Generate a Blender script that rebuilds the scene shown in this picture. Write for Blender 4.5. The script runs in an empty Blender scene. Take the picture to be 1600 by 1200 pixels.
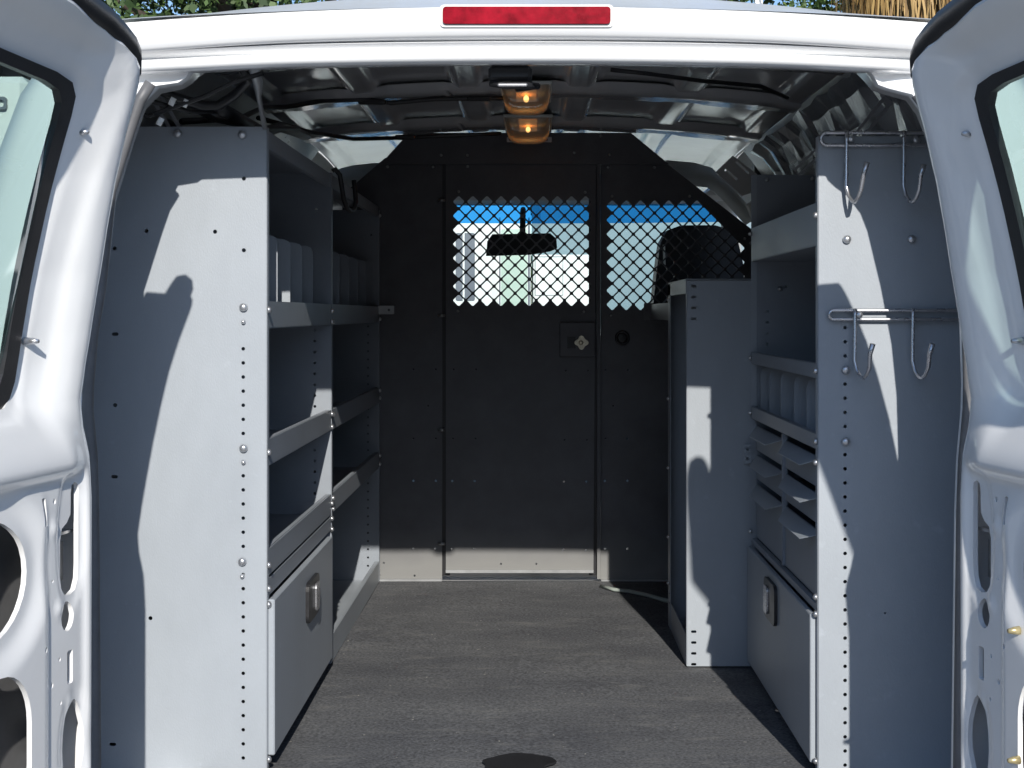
import bpy, math, random
from mathutils import Vector
from mathutils.geometry import delaunay_2d_cdt
random.seed(7)
R = math.radians
scene = bpy.context.scene
COL = scene.collection
FL = 0.70                 # van floor above the ground
ZC = FL + 0.815           # camera height; lengths below are (x across, d depth, z relative to the camera height)

# ------------------------------------------------------------------ helpers
def smooth(a, b, x):
    if a == b: return 1.0 if x >= a else 0.0
    t = max(0.0, min(1.0, (x - a) / (b - a)))
    return t * t * (3 - 2 * t)
def interp(pts, x):
    if x <= pts[0][0]: return pts[0][1]
    for (x0, y0), (x1, y1) in zip(pts, pts[1:]):
        if x <= x1: return y0 + (y1 - y0) * (x - x0) / (x1 - x0)
    return pts[-1][1]

class MB:
    def __init__(s): s.v = []; s.f = []; s.sm = []
    def add(s, vs, fs, sm=False):
        o = len(s.v); s.v += [tuple(v) for v in vs]
        for f in fs: s.f.append(tuple(i + o for i in f)); s.sm.append(sm)
        return s
    def box(s, x0, x1, d0, d1, z0, z1, bev=0.0):
        if bev <= 0:
            vs = [(x, d, z) for x in (x0, x1) for d in (d0, d1) for z in (z0, z1)]
            return s.add(vs, [(0,1,3,2),(4,6,7,5),(0,4,5,1),(2,3,7,6),(0,2,6,4),(1,5,7,3)])
        b = min(bev, abs(x1-x0)*.45, abs(d1-d0)*.45, abs(z1-z0)*.45)
        vs = []; idx = {}
        cen = ((x0+x1)/2, (d0+d1)/2, (z0+z1)/2); h = (abs(x1-x0)/2, abs(d1-d0)/2, abs(z1-z0)/2)
        for sx in (-1,1):
            for sy in (-1,1):
                for sz in (-1,1):
                    for ax in range(3):
                        sg = (sx,sy,sz)
                        p = [cen[i] + sg[i]*(h[i] - (0 if i == ax else b)) for i in range(3)]
                        idx[(sx,sy,sz,ax)] = len(vs); vs.append(p)
        fs = []
        for ax in range(3):
            o1, o2 = [i for i in range(3) if i != ax]
            for sg in (-1,1):
                q = []
                for a, c in ((-1,-1),(1,-1),(1,1),(-1,1)):
                    k = [0,0,0]; k[ax] = sg; k[o1] = a; k[o2] = c
                    q.append(idx[(*k, ax)])
                fs.append(tuple(q))
        for ax in range(3):                     # edge bevels along ax
            o1, o2 = [i for i in range(3) if i != ax]
            for a in (-1,1):
                for c in (-1,1):
                    k0 = [0,0,0]; k1 = [0,0,0]
                    k0[ax] = -1; k1[ax] = 1; k0[o1] = k1[o1] = a; k0[o2] = k1[o2] = c
                    fs.append((idx[(*k0,o1)], idx[(*k1,o1)], idx[(*k1,o2)], idx[(*k0,o2)]))
        for sx in (-1,1):
            for sy in (-1,1):
                for sz in (-1,1): fs.append((idx[(sx,sy,sz,0)], idx[(sx,sy,sz,1)], idx[(sx,sy,sz,2)]))
        return s.add(vs, fs)
    def tube(s, pts, r, n=8, caps=True):
        pts = [Vector(p) for p in pts]; rings = []
        prev = None
        for i, p in enumerate(pts):
            t = (pts[min(i+1, len(pts)-1)] - pts[max(i-1, 0)]).normalized()
            if prev is None:
                a = t.orthogonal().normalized()
            else:
                a = (prev - t * prev.dot(t))
                a = a.normalized() if a.length > 1e-6 else t.orthogonal().normalized()
            prev = a; b = t.cross(a)
            rr = r[i] if isinstance(r, (list, tuple)) else r
            rings.append([p + (a*math.cos(2*math.pi*k/n) + b*math.sin(2*math.pi*k/n))*rr for k in range(n)])
        vs = [v for ring in rings for v in ring]; fs = []
        for i in range(len(pts)-1):
            for k in range(n):
                fs.append((i*n+k, i*n+(k+1)%n, (i+1)*n+(k+1)%n, (i+1)*n+k))
        if caps: fs += [tuple(range(n-1,-1,-1)), tuple((len(pts)-1)*n+k for k in range(n))]
        return s.add(vs, fs, True)
    def disc(s, c, axis, r, h, n=14, dome=0.0):
        c = Vector(c); ax = Vector(axis).normalized(); a = ax.orthogonal().normalized(); b = ax.cross(a)
        P = lambda rr, hh: [c + ax*hh + (a*math.cos(2*math.pi*k/n)+b*math.sin(2*math.pi*k/n))*rr for k in range(n)]
        rings = [(r, 0), (r, h)] + ([(r*.8, h+dome*.6), (r*.4, h+dome)] if dome else [])
        vs = []; fs = []
        for rr, hh in rings: vs += P(rr, hh)
        for i in range(len(rings)-1):
            for k in range(n): fs.append((i*n+k, i*n+(k+1)%n, (i+1)*n+(k+1)%n, (i+1)*n+k))
        fs += [tuple(range(n-1,-1,-1)), tuple((len(rings)-1)*n+k for k in range(n))]
        return s.add(vs, fs, bool(dome))
    def grid(s, nu, nv, fn, sm=True):
        vs = [fn(i/(nu-1), j/(nv-1)) for i in range(nu) for j in range(nv)]
        fs = [(i*nv+j, (i+1)*nv+j, (i+1)*nv+j+1, i*nv+j+1) for i in range(nu-1) for j in range(nv-1)]
        return s.add(vs, fs, sm)
    def plate(s, outline, holes, th, fn, step=None, sm=False, wback=None, coarse=None, insets=()):
        """flat plate with real holes: outline/holes in 2-D, fn(a,b,w) -> (x,d,z); w=0 front, w=-th back"""
        def dens(poly):
            if not step: return poly
            out = []
            for i, p in enumerate(poly):
                q = poly[(i+1) % len(poly)]; L = math.dist(p, q); n = max(1, int(L/step))
                out += [(p[0]+(q[0]-p[0])*k/n, p[1]+(q[1]-p[1])*k/n) for k in range(n)]
            return out
        loops = [dens(outline)] + [dens(h) for h in holes]
        pts = []; edges = []
        for lp in loops:
            o = len(pts); pts += lp; n = len(lp)
            edges += [(o+i, o+(i+1) % n) for i in range(n)]
        lp0 = loops[0]; ar = sum(lp0[i-1][0]*lp0[i][1]-lp0[i][0]*lp0[i-1][1] for i in range(len(lp0)))
        insp = []
        for dI in insets:
            for i in range(len(lp0)):
                a_, b_ = lp0[i-1], lp0[(i+1) % len(lp0)]; tx, ty = b_[0]-a_[0], b_[1]-a_[1]; l_ = math.hypot(tx, ty) or 1
                sg_ = 1 if ar > 0 else -1
                p = (lp0[i][0]-ty/l_*dI*sg_, lp0[i][1]+tx/l_*dI*sg_)
                if all(math.dist(p, q) > dI*.8 for q in lp0[max(0,i-6):i+7]) and p[1] > -.90: insp.append(p)
        if step:
            x0 = min(p[0] for p in outline); x1 = max(p[0] for p in outline); y0 = min(p[1] for p in outline); y1 = max(p[1] for p in outline)
            cell = {}
            for p in insp:
                if all(math.dist(p, q) > step*.45 for lp in loops[1:] for q in lp): pts.append(p)
            for p in pts: cell.setdefault((int(p[0]/step), int(p[1]/step)), []).append(p)
            nx = int((x1-x0)/step); ny = int((y1-y0)/step)
            for i in range(1, nx):
                for j in range(1, ny):
                    p = (x0+(x1-x0)*(i+.5*(j%2))/nx, y0+(y1-y0)*j/ny)
                    if coarse and p[0] > coarse and (i % 4 or j % 4): continue
                    ci = (int(p[0]/step), int(p[1]/step)); ok = True
                    for a in (-1,0,1):
                        for b in (-1,0,1):
                            for q in cell.get((ci[0]+a, ci[1]+b), ()):
                                if math.dist(p, q) < step*.55: ok = False
                    if ok: pts.append(p)
        V, E, F, *_ = delaunay_2d_cdt([Vector(p) for p in pts], edges, [], 0, 1e-6)
        def pin(poly, x, y):
            c = False; j = len(poly)-1
            for i in range(len(poly)):
                xi, yi = poly[i]; xj, yj = poly[j]
                if (yi > y) != (yj > y) and x < (xj-xi)*(y-yi)/(yj-yi)+xi: c = not c
                j = i
            return c
        bb = [(min(p[0] for p in h), max(p[0] for p in h), min(p[1] for p in h), max(p[1] for p in h), h) for h in loops[1:]]
        keep = []
        for f in F:
            cx = sum(V[i][0] for i in f)/len(f); cy = sum(V[i][1] for i in f)/len(f)
            if not pin(loops[0], cx, cy): continue
            if any(b[0] < cx < b[1] and b[2] < cy < b[3] and pin(b[4], cx, cy) for b in bb): continue
            keep.append(tuple(f))
        n = len(V)
        vs = [fn(p[0], p[1], 0.0) for p in V] + [fn(p[0], p[1], -th if wback is None else wback(p[0], p[1])) for p in V]
        fs = keep + [tuple(n+i for i in reversed(f)) for f in keep]
        cnt = {}
        for f in keep:
            for i in range(len(f)):
                a, b = f[i], f[(i+1) % len(f)]; cnt.setdefault((min(a,b), max(a,b)), []).append((a,b))
        for k, l in cnt.items():
            if len(l) == 1: a, b = l[0]; fs.append((b, a, n+a, n+b))
        return s.add(vs, fs, sm)

ROOT = {}
def finish(name, mb, mat, parent=None, loc=None, sharp=None):
    base = ROOT[parent.name] if parent is not None else (loc or (0,0,0))
    me = bpy.data.meshes.new(name)
    me.from_pydata([(x-base[0], d-base[1], z+ZC-base[2]) for x, d, z in mb.v], [], mb.f)
    me.polygons.foreach_set('use_smooth', mb.sm)
    me.materials.append(mat); me.validate(); me.update()
    import bmesh
    bm = bmesh.new(); bm.from_mesh(me); bmesh.ops.recalc_face_normals(bm, faces=bm.faces); bm.to_mesh(me); bm.free()
    if sharp: me.set_sharp_from_angle(angle=R(sharp))
    o = bpy.data.objects.new(name, me); COL.objects.link(o)
    if parent is not None: o.parent = parent; ROOT[o.name] = base
    else: o.location = base; ROOT[o.name] = base
    return o
def thing(name, label, cat, base, group=None):
    o = bpy.data.objects.new(name, None); COL.objects.link(o)
    b = (base[0], base[1], base[2]+ZC); o.location = b; o.empty_display_size = .1
    o['label'] = label; o['category'] = cat
    if group: o['group'] = group
    ROOT[o.name] = b
    return o
def tag(o, label, cat, group=None):
    o['label'] = label; o['category'] = cat
    if group: o['group'] = group
    return o
def copy_part(o, parent, off):
    c = o.copy(); COL.objects.link(c); c.parent = parent
    c.location = (o.location[0]+off[0], o.location[1]+off[1], o.location[2]+off[2])
    ROOT[c.name] = ROOT[o.name]
    return c
def circ(a, b, r, n=12, ry=None):
    return [(a+r*math.cos(2*math.pi*k/n), b+(ry or r)*math.sin(2*math.pi*k/n)) for k in range(n)]
def rrect(a0, a1, b0, b1, r, n=4):
    out = []
    for cx, cy, s in ((a1-r,b1-r,0),(a0+r,b1-r,90),(a0+r,b0+r,180),(a1-r,b0+r,270)):
        out += [(cx+r*math.cos(R(s+90*k/n)), cy+r*math.sin(R(s+90*k/n))) for k in range(n+1)]
    return out

# ------------------------------------------------------------------ materials
def new_mat(name):
    m = bpy.data.materials.new(name); m.use_nodes = True
    nt = m.node_tree; b = nt.nodes['Principled BSDF']
    return m, nt, b
def paint(name, col, rough=.5, metal=0.0, var=.12, scale=6.0, bump=0.0, bscale=200.0, coat=0.0, spec=.5, stretch=(1,1,1), rvar=.1, col2=None, spots=0.0):
    m, nt, b = new_mat(name); N = nt.nodes; L = nt.links
    tc = N.new('ShaderNodeTexCoord'); mp = N.new('ShaderNodeMapping'); mp.inputs['Scale'].default_value = stretch; mp.inputs['Location'].default_value = (13.37,27.13,9.71)
    L.new(tc.outputs['Object'], mp.inputs['Vector'])
    no = N.new('ShaderNodeTexNoise'); no.inputs['Scale'].default_value = scale; no.inputs['Detail'].default_value = 8; no.inputs['Roughness'].default_value = .65
    L.new(mp.outputs['Vector'], no.inputs['Vector'])
    cr = N.new('ShaderNodeValToRGB'); e = cr.color_ramp.elements
    c2 = col2 or col
    e[0].position = .3; e[0].color = (*[c*(1-var) for c in c2], 1); e[1].position = .72; e[1].color = (*[min(1, c*(1+var)) for c in col], 1)
    L.new(no.outputs['Fac'], cr.inputs['Fac'])
    src = cr.outputs['Color']
    if spots > 0:
        n2 = N.new('ShaderNodeTexNoise'); n2.inputs['Scale'].default_value = 38; n2.inputs['Detail'].default_value = 4
        L.new(tc.outputs['Object'], n2.inputs['Vector'])
        r2 = N.new('ShaderNodeValToRGB'); r2.color_ramp.elements[0].position = .66; r2.color_ramp.elements[1].position = .78
        r2.color_ramp.elements[0].color = (0,0,0,1); r2.color_ramp.elements[1].color = (spots,)*3 + (1,)
        L.new(n2.outputs['Fac'], r2.inputs['Fac'])
        mx = N.new('ShaderNodeMixRGB'); mx.blend_type = 'MIX'; mx.inputs['Color2'].default_value = (*[min(1, c*2.2+.03) for c in col], 1)
        L.new(r2.outputs['Color'], mx.inputs['Fac']); L.new(src, mx.inputs['Color1']); src = mx.outputs['Color']
    L.new(src, b.inputs['Base Color'])
    b.inputs['Metallic'].default_value = metal; b.inputs['Specular IOR Level'].default_value = spec
    b.inputs['Coat Weight'].default_value = coat; b.inputs['Coat Roughness'].default_value = .08
    mr = N.new('ShaderNodeMapRange'); mr.inputs['To Min'].default_value = max(.02, rough-rvar); mr.inputs['To Max'].default_value = min(1, rough+rvar)
    L.new(no.outputs['Fac'], mr.inputs['Value']); L.new(mr.outputs['Result'], b.inputs['Roughness'])
    if bump > 0:
        nb = N.new('ShaderNodeTexNoise'); nb.inputs['Scale'].default_value = bscale; nb.inputs['Detail'].default_value = 5
        L.new(mp.outputs['Vector'], nb.inputs['Vector'])
        bp = N.new('ShaderNodeBump'); bp.inputs['Strength'].default_value = bump; bp.inputs['Distance'].default_value = .004
        L.new(nb.outputs['Fac'], bp.inputs['Height']); L.new(bp.outputs['Normal'], b.inputs['Normal'])
    return m
def glass(name, tint, refl=.06):
    m, nt, b = new_mat(name); N = nt.nodes; L = nt.links
    N.remove(b); out = N['Material Output']
    t = N.new('ShaderNodeBsdfTransparent'); t.inputs['Color'].default_value = (*tint, 1)
    g = N.new('ShaderNodeBsdfGlossy'); g.inputs['Roughness'].default_value = .03; g.inputs['Color'].default_value = (1,1,1,1)
    fr = N.new('ShaderNodeLayerWeight'); fr.inputs['Blend'].default_value = .25
    mr = N.new('ShaderNodeMath'); mr.operation = 'MULTIPLY_ADD'; mr.inputs[1].default_value = .45; mr.inputs[2].default_value = refl
    L.new(fr.outputs['Fresnel'], mr.inputs[0])
    mx = N.new('ShaderNodeMixShader'); L.new(mr.outputs[0], mx.inputs['Fac']); L.new(t.outputs[0], mx.inputs[1]); L.new(g.outputs[0], mx.inputs[2])
    L.new(mx.outputs[0], out.inputs['Surface'])
    return m
def emit(name, col, st):
    m, nt, b = new_mat(name)
    b.inputs['Base Color'].default_value = (*col, 1); b.inputs['Emission Color'].default_value = (*col, 1); b.inputs['Emission Strength'].default_value = st
    return m

M = {}
M['white'] = paint('white_paint', (.86,.865,.87), .22, var=.03, scale=3, coat=.6, bump=.02, bscale=30, rvar=.05)
M['cream'] = paint('roof_white', (.72,.72,.69), .35, var=.05, scale=4, coat=.2)
M['grey'] = paint('grey_powder_coat', (.345,.375,.41), .42, var=.08, scale=5, bump=.10, bscale=420, spec=.4, stretch=(1,1,.5), spots=.10)
M['greyd'] = paint('grey_powder_coat_dark', (.275,.30,.335), .42, var=.09, scale=7, bump=.10, bscale=380, spec=.4)  # slightly darker grey for shelves, dividers and back panels
M['galv'] = paint('galvanised_strap', (.42,.43,.44), .4, metal=.6, var=.12, scale=30)
M['black'] = paint('black_partition_coat', (.085,.088,.10), .46, var=.35, scale=3.2, bump=.06, bscale=300, spec=.45, rvar=.16)
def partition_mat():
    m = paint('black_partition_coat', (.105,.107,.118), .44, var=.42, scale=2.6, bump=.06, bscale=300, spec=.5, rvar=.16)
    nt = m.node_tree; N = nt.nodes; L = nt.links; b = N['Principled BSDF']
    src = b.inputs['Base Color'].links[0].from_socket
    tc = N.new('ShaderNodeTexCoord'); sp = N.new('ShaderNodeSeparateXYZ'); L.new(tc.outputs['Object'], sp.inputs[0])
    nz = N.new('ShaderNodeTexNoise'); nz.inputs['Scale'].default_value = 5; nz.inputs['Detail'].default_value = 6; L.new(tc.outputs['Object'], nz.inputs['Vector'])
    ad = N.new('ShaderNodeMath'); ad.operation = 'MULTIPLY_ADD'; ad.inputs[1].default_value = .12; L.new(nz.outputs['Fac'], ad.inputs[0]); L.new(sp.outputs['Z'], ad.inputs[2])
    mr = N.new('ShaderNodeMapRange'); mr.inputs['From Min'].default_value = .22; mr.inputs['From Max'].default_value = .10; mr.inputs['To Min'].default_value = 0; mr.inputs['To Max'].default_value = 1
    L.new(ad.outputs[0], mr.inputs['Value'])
    mx = N.new('ShaderNodeMixRGB'); mx.inputs['Color2'].default_value = (.22,.22,.215,1); L.new(mr.outputs['Result'], mx.inputs['Fac']); L.new(src, mx.inputs['Color1'])  # base colour lightened near the floor to brighten the sunlit strip
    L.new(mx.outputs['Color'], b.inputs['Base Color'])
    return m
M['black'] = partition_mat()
M['mesh'] = paint('black_mesh_coat', (.02,.02,.022), .5, var=.2)
M['rubber'] = paint('black_rubber', (.022,.022,.024), .45, var=.2, scale=20, bump=.05)
M['seal'] = paint('grey_rubber_seal', (.13,.13,.135), .5, var=.2, scale=15)
M['bolt'] = paint('zinc_bolt', (.62,.63,.65), .3, metal=.85, var=.1, scale=40)
M['brass'] = paint('worn_knob_metal', (.66,.60,.46), .35, metal=.6, var=.2, scale=40)
M['chrome'] = paint('chrome_wire', (.60,.60,.62), .28, metal=.85, var=.1, scale=40)
M['dark'] = paint('black_plastic', (.015,.015,.017), .4, var=.2)
M['handle'] = paint('handle_plastic', (.022,.022,.024), .35, var=.2, scale=30)
M['lining'] = paint('roof_inner_paint', (.86,.86,.87), .14, metal=.35, var=.12, scale=3, coat=.2, bump=.05, bscale=12, rvar=.08)
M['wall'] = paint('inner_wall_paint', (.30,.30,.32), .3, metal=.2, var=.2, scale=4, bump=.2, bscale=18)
M['foil'] = paint('crinkled_metal', (.66,.68,.71), .2, metal=.7, var=.15, scale=9, bump=.15, bscale=26, rvar=.05)
M['seat'] = paint('seat_vinyl', (.025,.025,.028), .55, var=.25, scale=20, bump=.1)
M['trim'] = paint('cab_trim', (.74,.75,.70), .6, var=.08)
M['vent'] = paint('pale_vent_plastic', (.86,.86,.82), .5, var=.05)
M['red'] = paint('red_lens', (.27,.0015,.013), .3, var=.45, scale=40, bump=.03, bscale=140, spec=.06)
M['metal'] = paint('bare_metal', (.5,.5,.5), .3, metal=.8, var=.15, scale=25)
M['cord'] = paint('pale_cord', (.42,.47,.43), .5, var=.1)
M['gold'] = paint('yellow_zinc', (.62,.52,.28), .35, metal=.6, var=.1)
M['glass'] = glass('green_tinted_glass', (.74,.98,.92))
M['wind'] = glass('windshield_glass', (.80,.90,.90), .03)
M['tint'] = glass('blue_tint_band', (.035,.30,.70), .02)
M['lens'] = glass('clear_lens', (.90,.85,.78), .10)
_nt = M['lens'].node_tree; _o = _nt.nodes['Material Output']; _src = _o.inputs['Surface'].links[0].from_socket
_tl = _nt.nodes.new('ShaderNodeBsdfTranslucent'); _tl.inputs['Color'].default_value = (.78,.75,.70,1)
_mx = _nt.nodes.new('ShaderNodeMixShader'); _mx.inputs['Fac'].default_value = .30
_nt.links.new(_src, _mx.inputs[1]); _nt.links.new(_tl.outputs[0], _mx.inputs[2]); _nt.links.new(_mx.outputs[0], _o.inputs['Surface'])
M['bulb'] = emit('bulb_glow', (1.0,.55,.18), 4.5)
M['bulb2'] = emit('reflector_glow', (1.0,.50,.20), .22)
def floor_mat():
    m, nt, b = new_mat('cargo_mat'); N = nt.nodes; L = nt.links
    tc = N.new('ShaderNodeTexCoord')
    def noise(sc, det, st=(1,1,1), ro=.6):
        mp = N.new('ShaderNodeMapping'); mp.inputs['Scale'].default_value = st; mp.inputs['Location'].default_value = (13.37,27.13,9.71); L.new(tc.outputs['Object'], mp.inputs['Vector'])
        n = N.new('ShaderNodeTexNoise'); n.inputs['Scale'].default_value = sc; n.inputs['Detail'].default_value = det; n.inputs['Roughness'].default_value = ro
        L.new(mp.outputs['Vector'], n.inputs['Vector']); return n
    big = noise(3.0, 8, (1,1.6,1)); sm = noise(160, 3); st = noise(9, 8, (1,3.2,1), .7)
    def ramp(src, p0, c0, p1, c1):
        r = N.new('ShaderNodeValToRGB'); r.color_ramp.elements[0].position = p0; r.color_ramp.elements[0].color = (*c0,1)
        r.color_ramp.elements[1].position = p1; r.color_ramp.elements[1].color = (*c1,1); L.new(src, r.inputs['Fac']); return r.outputs['Color']
    base = ramp(big.outputs['Fac'], .3, (.085,.088,.098), .75, (.145,.148,.155))
    gr = ramp(sm.outputs['Fac'], .3, (.5,.5,.5), .72, (1.5,1.5,1.48))
    mx = N.new('ShaderNodeMixRGB'); mx.blend_type = 'MULTIPLY'; mx.inputs['Fac'].default_value = 1; L.new(base, mx.inputs['Color1']); L.new(gr, mx.inputs['Color2'])
    stc = ramp(st.outputs['Fac'], .54, (0,0,0), .82, (.6,.6,.6))
    m2 = N.new('ShaderNodeMixRGB'); m2.inputs['Color2'].default_value = (.26,.255,.24,1); L.new(stc, m2.inputs['Fac']); L.new(mx.outputs['Color'], m2.inputs['Color1'])
    sk = noise(75, 2); skc = ramp(sk.outputs['Fac'], .735, (0,0,0), .76, (.8,.8,.8))
    m3 = N.new('ShaderNodeMixRGB'); m3.inputs['Color2'].default_value = (.45,.44,.40,1); L.new(skc, m3.inputs['Fac']); L.new(m2.outputs['Color'], m3.inputs['Color1'])
    L.new(m3.outputs['Color'], b.inputs['Base Color']); b.inputs['Roughness'].default_value = .85; b.inputs['Specular IOR Level'].default_value = .25
    bp = N.new('ShaderNodeBump'); bp.inputs['Strength'].default_value = .5; bp.inputs['Distance'].default_value = .003
    L.new(sm.outputs['Fac'], bp.inputs['Height']); L.new(bp.outputs['Normal'], b.inputs['Normal'])
    return m
M['cavity_shade'] = paint('cavity_shade_grey', (.16,.16,.165), .5, var=.3, scale=5)  # dark grey standing in for shade inside the door
M['mat'] = floor_mat()
def leafmat(name, c0, c1):
    m, nt, b = new_mat(name); N = nt.nodes; L = nt.links
    g = N.new('ShaderNodeNewGeometry'); r = N.new('ShaderNodeValToRGB')
    r.color_ramp.elements[0].color = (*c0,1); r.color_ramp.elements[1].color = (*c1,1)
    L.new(g.outputs['Random Per Island'], r.inputs['Fac']); L.new(r.outputs['Color'], b.inputs['Base Color']); b.inputs['Roughness'].default_value = .6
    return m
M['leaf'] = leafmat('leaf_green', (.025,.06,.012), (.14,.22,.05))
M['leaf2'] = leafmat('leaf_dark', (.02,.045,.012), (.09,.15,.04))
M['frond'] = leafmat('dead_frond', (.14,.075,.02), (.50,.33,.12))
M['bark'] = paint('bark', (.06,.045,.035), .9, var=.4, scale=20, bump=.6, bscale=30)
M['asphalt'] = paint('asphalt', (.26,.26,.262), .9, var=.25, scale=3, bump=.3, bscale=120)
M['sky_blocker'] = paint('sky_blocking_hill', (.035,.05,.02), .95, var=.6, scale=1.2, bump=1.0, bscale=3)
M['truckwhite'] = paint('truck_white', (.82,.82,.80), .4, var=.04)
M['truckgrey'] = paint('truck_pale_grey', (.23,.315,.35), .3, var=.08, scale=2)
M['truckdark'] = paint('truck_dark_grey', (.16,.17,.20), .35, var=.15)
M['truckgreen'] = paint('truck_greenish_pane', (.55,.66,.56), .3, var=.15, scale=2)

# ------------------------------------------------------------------ ground
g = MB(); g.add([(-400,-400,-ZC),(400,-400,-ZC),(400,600,-ZC),(-400,600,-ZC)], [(0,1,2,3)])
o = finish('ground', g, M['asphalt']); o['kind'] = 'structure'

hl_ = MB()  # unseen bank behind the camera, added to block low sky light
def hillf(u, v):
    x = -90+180*u; t = v
    return (x, -26-14*t, -ZC-.2+7.8*smooth(0,.35,t)*(1+.12*math.sin(x*.31)+.08*math.sin(x*.83+1)+.05*math.sin(x*1.9)))
hl_.grid(120, 14, hillf)
o = finish('sky_blocking_hill', hl_, M['sky_blocker'], loc=(0,-30,0)); o['kind'] = 'structure'
# ------------------------------------------------------------------ van
XC = -.012
van = thing('cargo_van', 'white cargo van seen from behind with both rear doors open', 'van', (XC, 4.3, -ZC))

# rear opening contour (X, z), left side, from the sill up to the header
OPL = [(-.686,-1.02),(-.687,-.71),(-.690,-.31),(-.692,-.23),(-.699,-.15),(-.698,-.11),(-.691,-.029),(-.679,.041),(-.664,.19),(-.632,.292),(-.617,.335),(-.600,.3625),(-.565,.3675),(-.553,.376),(-.546,.388),(-.535,.396)]
OPR = [(.650,-1.02),(.652,-.71),(.657,-.31),(.660,-.23),(.667,-.15),(.668,-.11),(.665,0.0),(.656,.091),(.637,.192),(.613,.292),(.600,.325),(.585,.345),(.552,.357),(.539,.364),(.532,.378),(.521,.393)]
OPR = [(x+.005, z) for x, z in OPR]
OUTL = [(-1.0,-1.02),(-1.0,-.7),(-1.0,-.5),(-.998,-.36),(-.99,-.25),(-.975,-.15),(-.955,-.05),(-.935,.05),(-.915,.13),(-.885,.25),(-.845,.355),(-.81,.405),(-.765,.437),(-.72,.450),(-.68,.456),(-.64,.460)]
def side_mesh(sgn, OP):
    OUT = OUTL if sgn < 0 else [(-x+2*XC, z) for x, z in OUTL]
    n = len(OP); mb = MB()
    prof = [(.10, 2.42, 0), (.03, 2.35, 0.0), (.0, 2.325, 0.0), (.012, 2.312, 0), (.06, 2.318, 0), (.40, 2.318, 0), (.75, 2.335, 0), (.93, 2.37, 0), (1.0, 2.45, 0)]
    vs = []
    for i in range(n):
        for t, d, off in prof:
            x = OP[i][0]+(OUT[i][0]-OP[i][0])*t; z = OP[i][1]+(OUT[i][1]-OP[i][1])*t
            vs.append((x, d + .028*smooth(.345,.364,OP[i][1])*(1-smooth(.3,.9,t)), z))
    k = len(prof); fs = [(i*k+j, (i+1)*k+j, (i+1)*k+j+1, i*k+j+1) for i in range(n-1) for j in range(k-1)]
    mb.add(vs, fs, True)
    return mb, OUT
for sgn, OP in ((-1, OPL), (1, OPR)):
    mb, OUT = side_mesh(sgn, OP)
    finish('rear_pillar', mb, M['white'], van, sharp=50)
    # outer side skin to the cab, and the low part of the cab side
    s = MB()
    SK = OUT[:13]; ds = [2.45, 3.0, 4.0, 4.70]
    vs = [(x+(sgn*.03 if z < .2 else 0)*smooth(2.45,3.0,d), d, z+(.09 if z > .2 else 0)*smooth(2.45,3.0,d)*smooth(.2,.5,z)) for d in ds for x, z in SK]
    k = len(SK); s.add(vs, [(i*k+j, i*k+j+1, (i+1)*k+j+1, (i+1)*k+j) for i in range(3) for j in range(k-1)], True)
    finish('body_side', s, M['white'], van)
    c = MB(); SK2 = [p for p in SK if p[1] < -.04] + [(sgn*.955+XC, -.06)]
    vs = [(x+sgn*.03*(1-smooth(6.2,7.0,d)*2), d, z) for d in (4.70, 5.6, 6.3, 6.9) for x, z in SK2]
    k = len(SK2); c.add(vs, [(i*k+j, i*k+j+1, (i+1)*k+j+1, (i+1)*k+j) for i in range(3) for j in range(k-1)], True)
    finish('cab_door', c, M['white'], van)
    bp_ = MB(); bp_.box(XC+sgn*.705, XC+sgn*.925, 4.64, 4.70, -.85, .52, .01); finish('cab_pillar', bp_, M['dark'], van)
    rl_ = MB(); rl_.grid(10, 8, lambda u, v: (XC+sgn*(.66+.24*v), 4.71+1.35*u, .585-.19*v**1.6+.004*math.sin(9*v))); finish('cab_roof_rail', rl_, M['trim'], van)
    # windscreen pillar and the door frame behind it
    a = MB(); a.tube([(sgn*.93+XC, 6.75, -.12), (sgn*.90+XC, 6.5, .12), (sgn*.83+XC, 6.18, .40), (sgn*.76+XC, 5.95, .54)], .04)
    finish('windscreen_pillar', a, M['trim'], van)
    # inner wall: cant rail and wall liner with pressed ribs
    w = MB()
    prof = [(.665,.515),(.70,.47),(.735,.42),(.80,.385),(.845,.30),(.875,.12),(.885,-.2),(.885,-.815)]
    def wf(u, v):
        d = 2.42+u*2.2; t = v*(len(prof)-1); i = min(int(t), len(prof)-2); f = t-i
        x = prof[i][0]+(prof[i+1][0]-prof[i][0])*f; z = prof[i][1]+(prof[i+1][1]-prof[i][1])*f
        x -= .02*smooth(.25,.35,abs((d*2.6) % 1-.5))*smooth(.35,.2,z)
        if d < 2.75: x = x - (.03)*smooth(2.75,2.42,d); z = z-.06*smooth(2.9,2.42,d)*(1 if z > .3 else 0)
        return (sgn*x+XC, d, z)
    w.grid(90, 40, wf); finish('inner_wall', w, M['wall'], van)
    # opening weather seal, a rubber tube round the opening
    t = MB(); t.tube([(x+sgn*(.004 if sgn < 0 else .009), 2.313, z+.001) for x, z in OP[:12]], .0095, 8)
    finish('opening_seal', t, M['seal'], van)

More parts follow.
